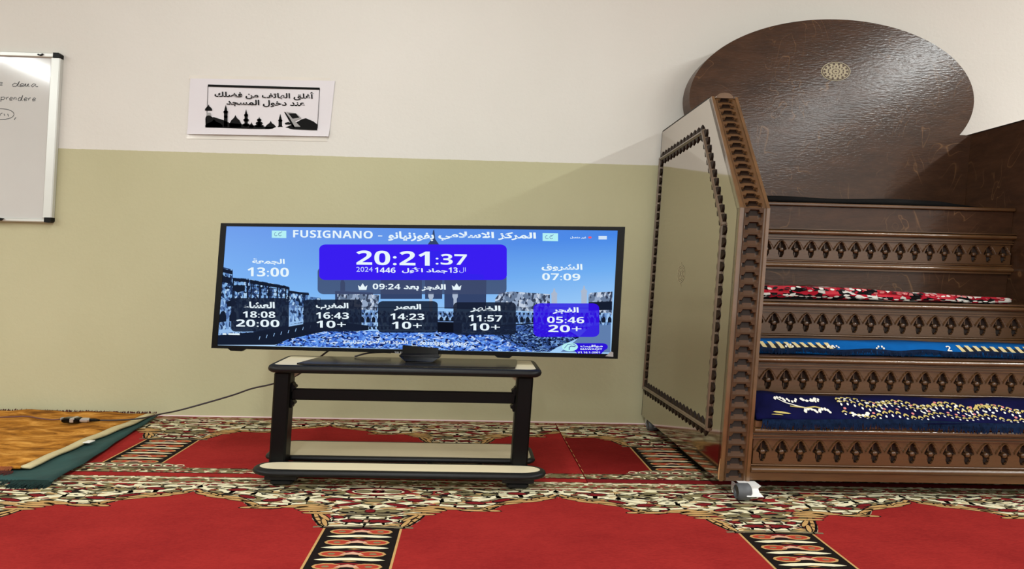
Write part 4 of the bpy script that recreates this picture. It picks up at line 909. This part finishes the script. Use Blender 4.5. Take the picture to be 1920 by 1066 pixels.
for k, (yf, zr, zn, low, zb, yback) in enumerate(STEPS):
    xa_, xb_ = (XLi+.001, XR-.001)
    b_ = MB(); b_.box(xa_, xb_, yf+.012, yf+.03, zb, zn-.02)
    if k == 0: b_.box(xa_, xb_, yf-.002, yf+.02, .060, .0845); bull(b_, xa_, xb_, yf, .0845, .1045, .012); bull(b_, xa_, xb_, yf, .1055, .1115, .004)
    else: bull(b_, xa_, xb_, yf, zr-.0085, zr-.001, .005); b_.box(xa_, xb_, yf-.003, yf+.02, zb, zr-.009)
    b_.box(xa_, xb_, yf-.003, yf+.02, zr+RH+.0005, zr+RH+.004); b_.box(xa_, xb_, yf+.002, yf+.02, zr+RH+.004, zr+RH+.010); b_.box(xa_, xb_, yf-.005, yf+.02, zr+RH+.010, zr+RH+.014)
    b_.box(xa_, xb_, yf+.004, yf+.02, zr+RH+.014, zr+RH+.020)
    rs = mk('riser', b_, 'walnut', pul)
    b_ = MB(); bull(b_, xa_, xb_, yf, zr+RH+.020, zr+RH+.040, .016); mk('riser_moulding', b_, 'mould_wood', rs)
    x = (.8473, .9167-.060, 1.0083-.180, 1.0523-.180)[k]
    while x < xb_-.03:
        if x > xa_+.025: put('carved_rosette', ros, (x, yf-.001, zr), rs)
        x += RP
    b_ = MB(); zt = zn if k < 3 else zn
    b_.box(xa_, xb_, yf-.014, yback+.01, zr+RH+.0405, zt if k < 3 else zr+RH+.0435); mk('tread', b_, 'walnut', pul)
# plain boards: seat front, recessed boards
b_ = MB(); b_.box(XLi+.001, XR-.001, -.408, -.39, .895, .985); mk('seat_front', b_, 'walnut_board', pul)
b_ = MB(); b_.box(XLi+.001, XR-.001, -.422, -.151, .986, .999, bev=.003); mk('seat', b_, 'walnut', pul)
b_ = MB(); bull(b_, XLi+.001, XR-.001, -.42, .741, .762, .014); mk('riser_moulding', b_, 'mould_wood', pul)
for (yf, za, zb) in ((-.405, .621, .741), (-.60, .438, .478), (-.775, .252, .302)):
    b_ = MB(); b_.box(XLi+.001, XR-.001, yf, yf+.015, za, zb); mk('recessed_board', b_, 'walnut_board', pul)
b_ = MB(); b_.box(XLi+.001, XR-.001, -.92, -.1, .056, .062); mk('bottom_board', b_, 'dark_wood_and_shade', pul)
# castors
def castor(x, y, s=1, lab=None):
    b = MB(); r = .026; b.lathe([(r*.8, -.021), (r, -.016), (r, .016), (r*.8, .021)], (x-.016, y-.02, .0093+r), 'x', 18)
    c = mk('castor_wheel', b, 'grey_wheel', pul)
    b = MB(); vs_ = []
    for xa, xb, yf, z in ((-.022, .036, -.030, .0563), (-.013, .028, -.028, .048), (-.011, .030, -.034, .038), (-.014, .038, -.050, .029)):
        vs_ += [(x+xa, y+yf, z), (x+xb, y+yf, z), (x+xb, y+.02, z), (x+xa, y+.02, z)]
    fs = [(0, 1, 2, 3), (15, 14, 13, 12)]
    for k in range(3):
        for i in range(4): fs.append((k*4+i, k*4+4+i, k*4+4+(i+1) % 4, k*4+(i+1) % 4))
    b.add(vs_, fs); mk('castor_housing', b, 'white_plastic', c)
    b = MB(); b.prism([(y-.03, .055), (y+.02, .055), (y+.02, .03), (y-.005, .022), (y-.028, .03)], lambda a, cc, d: (d, a, cc), x-.036, x-.0325); b.lathe([(.008, -.003), (.008, 0)], (x-.036, y-.004, .032), 'x', 10); mk('castor_plate', b, 'silver_metal', c)
castor(.793, -.962); castor(.755, -.10); castor(2.10, -.925); castor(2.10, -.10)
# metal clip beside the seat
b_ = MB(); b_.prism([(.0, 0), (.026, .002), (.030, .010), (.012, .020), (.0, .016)], lambda a, c, d: (.985+a, d, 1.0+c), -.40, -.38); b_.box(1.01, 1.035, -.398, -.385, 1.0, 1.008); mk('metal_clip', b_, 'silver_metal', pul)

# ---------------------------------------------------------------- cushion and rugs lying on the steps
b_ = MB(); vs_ = []
nx_ = 40
for i in range(nx_+1):
    x = lerp(XLi+.03, 1.99, i/nx_); tp = 1 if i < nx_-8 else (nx_-i)/8
    for y, z in ((-.405, 1.0), (-.408, 1.012), (-.395, 1.024), (-.17, 1.026), (-.165, 1.0)): vs_.append((x, y+(1-tp)*.06*(y < -.3), 1.0+(z-1.0)*(.25+.75*tp)*(1+.12*math.sin(x*13))))
fs = [(i*5+k, (i+1)*5+k, (i+1)*5+(k+1) % 5, i*5+(k+1) % 5) for i in range(nx_) for k in range(5)]+[(0, 1, 2, 3, 4), tuple(nx_*5+k for k in (4, 3, 2, 1, 0))]
b_.add(vs_, fs, 0, True); mk('seat_pad', b_, 'cushion_black', label='flat black pad lying on the top seat of the pulpit below the round headboard', cat='cushion')

def rug(name, x0, x1, prof, mat, label, wob, n=90, zs=None):
    """folded rug: closed (y, z) profile carried along x, with a little waviness"""
    b = MB(); m_ = len(prof); vs_ = []
    def pt(x, k):
        y, z = prof[k]; dy, dz = wob(x, k); return (x, y+dy, z+dz)
    for i in range(n+1):
        x = lerp(x0, x1, i/n); vs_ += [pt(x, k) for k in range(m_)]
    fs = [(i*m_+k, i*m_+(k+1) % m_, (i+1)*m_+(k+1) % m_, (i+1)*m_+k) for i in range(n) for k in range(m_)]+[tuple(reversed(range(m_))), tuple(n*m_+k for k in range(m_))]
    b.add(vs_, fs, 0, True); o = mk(name, b, mat, label=label, cat='rug')
    def S(x, s, e=.0015):    # point on the visible front, s counts profile corners
        k = min(int(s), m_-2); t = s-k; a, c = Vector(pt(x, k)), Vector(pt(x, k+1)); p = a.lerp(c, t); d = c-a; nn = Vector((0, d.z, -d.y)).normalized() if d.length else Vector((0, -1, 0))
        if nn.y > 0: nn = -nn
        if abs(nn.y) < .2: nn = Vector((0, -.2, .98))
        return p+nn*e
    return o, S
# red patterned rug, tread 3
pr = [(-.585, .6215), (-.60, .628), (-.605, .640), (-.595, .650), (-.598, .659), (-.585, .668), (-.45, .669), (-.43, .6215)]
def wr(x, k):
    e = max(0, min(1, (1.875-x)/.9)); f = .45+.55*min(1, e*1.4)
    return ((.006*math.sin(x*17+k) if k not in (0, 7) else 0), 0 if k in (0, 7) else -(pr[k][1]-.6215)*(1-f)+.0022*math.sin(x*23+k*1.7)+.001)
redr, S = rug('folded_rug', XLi+.01, 1.905, pr, 'rug_red_print', 'red, black and white patterned rug folded flat on the third step', wr)
def dab(b, S, x, s, w_, h, mat, rot=0, n=8, e=.0022):
    b.poly([( px, ps) for px, ps in ell(x, s, w_, h, n, rot)], lambda a, c: S(a, c, e), mat)
rr = random.Random(5)
def petals(b, x, s, w_, h, m0, S, n=5, e=.0022):
    for i in range(n):
        t = math.pi*i/(n-1); dab(b, S, x+w_*math.cos(t), s+h*math.sin(t)*.6, w_*.28, h*.34, m0, e=e)
# blocks of red between the ornament and black edge
b_ = MB()
for (a, c) in ((.99, 1.07), (1.20, 1.25), (1.40, 1.49), (1.63, 1.69), (1.83, 1.88)): 
    q = [(a, 2.2), (c, 2.2), (c+.01, 5.4), (a+.01, 5.4)]; m_ = 14
    for i in range(m_):
        xa1, xb1 = lerp(a, c, i/m_), lerp(a, c, (i+1)/m_)
        for s_ in (2.1, 3, 4): b_.add([S(xa1, s_, .001), S(xb1, s_, .001), S(xb1, min(s_+1, 4.9), .001), S(xa1, min(s_+1, 4.9), .001)], [(0, 1, 2, 3)], 0)
x = XLi+.03
while x < 1.86:
    dab(b_, S, x, 1.3+rr.random()*.4, .010, .22, 1 if rr.random() < .6 else 2, e=.0028); dab(b_, S, x+.008, 3.4+rr.random(), .009, .35, rr.choice((1, 2, 3)), rr.uniform(-.01, .01), e=.0028); dab(b_, S, x+.004, .5, .016, .3, 2, e=.002); x += .021
plain('rug_red', (186, 28, 48), .8, var=.12, vscale=30); plain('rug_rose', (206, 120, 120), .8)
mk('woven_pattern', b_, ['rug_red', 'rug_white', 'rug_ink', 'rug_rose'], redr, kind='stuff')
# blue rug, tread 2
pb_ = [(-.755, .4375), (-.772, .442), (-.776, .4485), (-.762, .4565), (-.754, .468), (-.745, .480), (-.66, .483), (-.64, .4375)]
def wb_(x, k): return ((.005*math.sin(x*14+k) if 0 < k < 7 else 0), (.0016*math.sin(x*19+k*2) if 0 < k < 7 else 0))
blr, S = rug('folded_rug', XLi+.004, XR-.02, pb_, 'rug_blue', 'bright blue rug with cream stripes folded on the second step', wb_)
b_ = MB()
for x0_, n in ((.868, 10), (1.455+.14, 9)):
    for i in range(n):
        x = x0_+i*.029
        for s_ in (3.15, 3.7, 4.25): b_.add([S(x+(4.8-s_)*.009, s_), S(x+.014+(4.8-s_)*.009, s_), S(x+.014+(4.25-s_)*.009, s_+.56), S(x+(4.25-s_)*.009, s_+.56)], [(0, 1, 2, 3)], 0)
        for s_ in (3.15, 3.7): b_.add([S(x+.015+(4.8-s_)*.009, s_), S(x+.027+(4.8-s_)*.009, s_), S(x+.027+(4.25-s_)*.009, s_+.56), S(x+.015+(4.25-s_)*.009, s_+.56)], [(0, 1, 2, 3)], 1)
for x in (1.0, 1.15, 1.165, 1.32): petals(b_, x, 3.6, .012, .8, 2, S, 4)
text(b_, '2', 1.556, 1.573, 3.2, 4.5, lambda a, c: S(a, c, .003), 2, .03)
mk('woven_pattern', b_, ['rug_tan', 'rug_ink', 'rug_white'], blr, kind='stuff')
def hang(name, parent, mat, xa, xb, yz, n, ln, r, dy=-.25):
    mb = MB(); q = random.Random(9)
    for i in range(n):
        x = lerp(xa, xb, i/(n-1)); y, z = yz(x); l = ln*q.uniform(.7, 1.1); sx_ = q.uniform(-.4, .6)*l
        a, c, d = Vector((x, y, z)), Vector((x+sx_*.5, y+dy*l*.8, z-l*.4)), Vector((x+sx_, y+dy*l, z-l)); s_ = Vector((r, 0, 0)); t = Vector((0, r*.8, 0))
        mb.add([a-s_, a+s_, c+s_, c-s_, d+s_*.4, d-s_*.4, a+t, c+t], [(0, 1, 2, 3), (3, 2, 4, 5), (6, 7, 3, 0), (1, 2, 7, 6), (7, 5, 3), (2, 4, 7), (5, 7, 4)], 0)
    return mk(name, mb, mat, parent, kind='stuff')
hang('fringe', blr, 'rug_fringe', XLi+.01, XR-.03, lambda x: (-.782+.004*math.sin(x*14), .4625+.003*math.sin(x*31)), 620, .019, .0024)
# navy rug, tread 1, hangs a little over the nose
pn = [(-.955, .2515), (-.966, .2555), (-.950, .2640), (-.925, .281), (-.90, .298), (-.875, .311), (-.84, .314), (-.82, .2515)]
def wn(x, k):
    lift = .010*math.exp(-((x-.87)/.05)**2)
    drop = .012*max(0, min(1, (x-1.2)/.5))
    s_ = 1 if 0 < k < 7 else 0
    return (s_*.006*math.sin(x*11+k*1.3), s_*(lift+.003*math.sin(x*16+k*2))-(drop*.35 if k in (1, 2) else 0)*0)
nav, S = rug('folded_rug', XLi+.006, XR-.01, pn, 'rug_navy', 'dark navy rug with cream flowers and gold chain pattern on the lowest step', wn)
b_ = MB()
def branch(pts, w_, mat):
    for i in range(len(pts)-1):
        (a, c), (a2, c2) = pts[i], pts[i+1]; dx, ds = a2-a, (c2-c)*.02; l = math.hypot(dx, ds) or 1; nx2, ns = -ds/l*w_/2, dx/l*w_/2/.02
        b_.add([S(a+nx2, c+ns, .0022), S(a2+nx2, c2+ns, .0022), S(a2-nx2, c2-ns, .0022), S(a-nx2, c-ns, .0022)], [(0, 1, 2, 3)], mat)
petals(b_, .915, 4.3, .016, .7, 0, S, 6); petals(b_, .955, 4.6, .014, -.6, 0, S, 5); branch([(.90, 4.6), (.93, 3.9), (.97, 3.4), (1.02, 2.9)], .004, 0); branch([(.94, 3.3), (.99, 3.2), (1.02, 3.5), (1.06, 3.1)], .004, 1)
petals(b_, 1.0, 2.6, .018, .7, 0, S, 6); petals(b_, 1.045, 2.7, .016, .8, 0, S, 6); petals(b_, 1.155, 2.7, .024, -.6, 0, S, 6); petals(b_, 1.01, 4.7, .022, -.5, 0, S, 6); petals(b_, 1.03, 4.6, .012, -.5, 0, S, 5)
dab(b_, S, .90, 2.2, .03, .12, 1); dab(b_, S, .88, 1.8, .02, .1, 1)
for k2 in range(3):
    x = 1.10
    while x < 2.0:
        sb = 4.6-(x-1.1)*1.9 if k2 == 0 else (3.9-(x-1.1)*1.1 if k2 == 1 else 2.5-(x-1.1)*.6); sb = max(sb, 1.7+.5*(2-k2)); s2 = sb+.35*math.sin(x*40+k2)
        branch([(x, s2), (x+.008, s2+.25), (x+.016, s2)], .004, 1); dab(b_, S, x+.008, s2-.35, .0035, .16, 0)
        if k2 and rr.random() < .8: dab(b_, S, x+.014, s2+.55, .005, .14, 2 if rr.random() < .5 else 0)
        x += .021
petals(b_, 1.57, 3.7, .018, .5, 1, S, 6)
mk('woven_pattern', b_, ['rug_white', 'rug_gold', 'rug_rose'], nav, kind='stuff')
hang('fringe', nav, 'rug_fringe', XLi+.02, XR-.02, lambda x: (-.968+.004*math.sin(x*11), .262-.003*math.sin(x*9)), 760, .032, .0026, -.12)
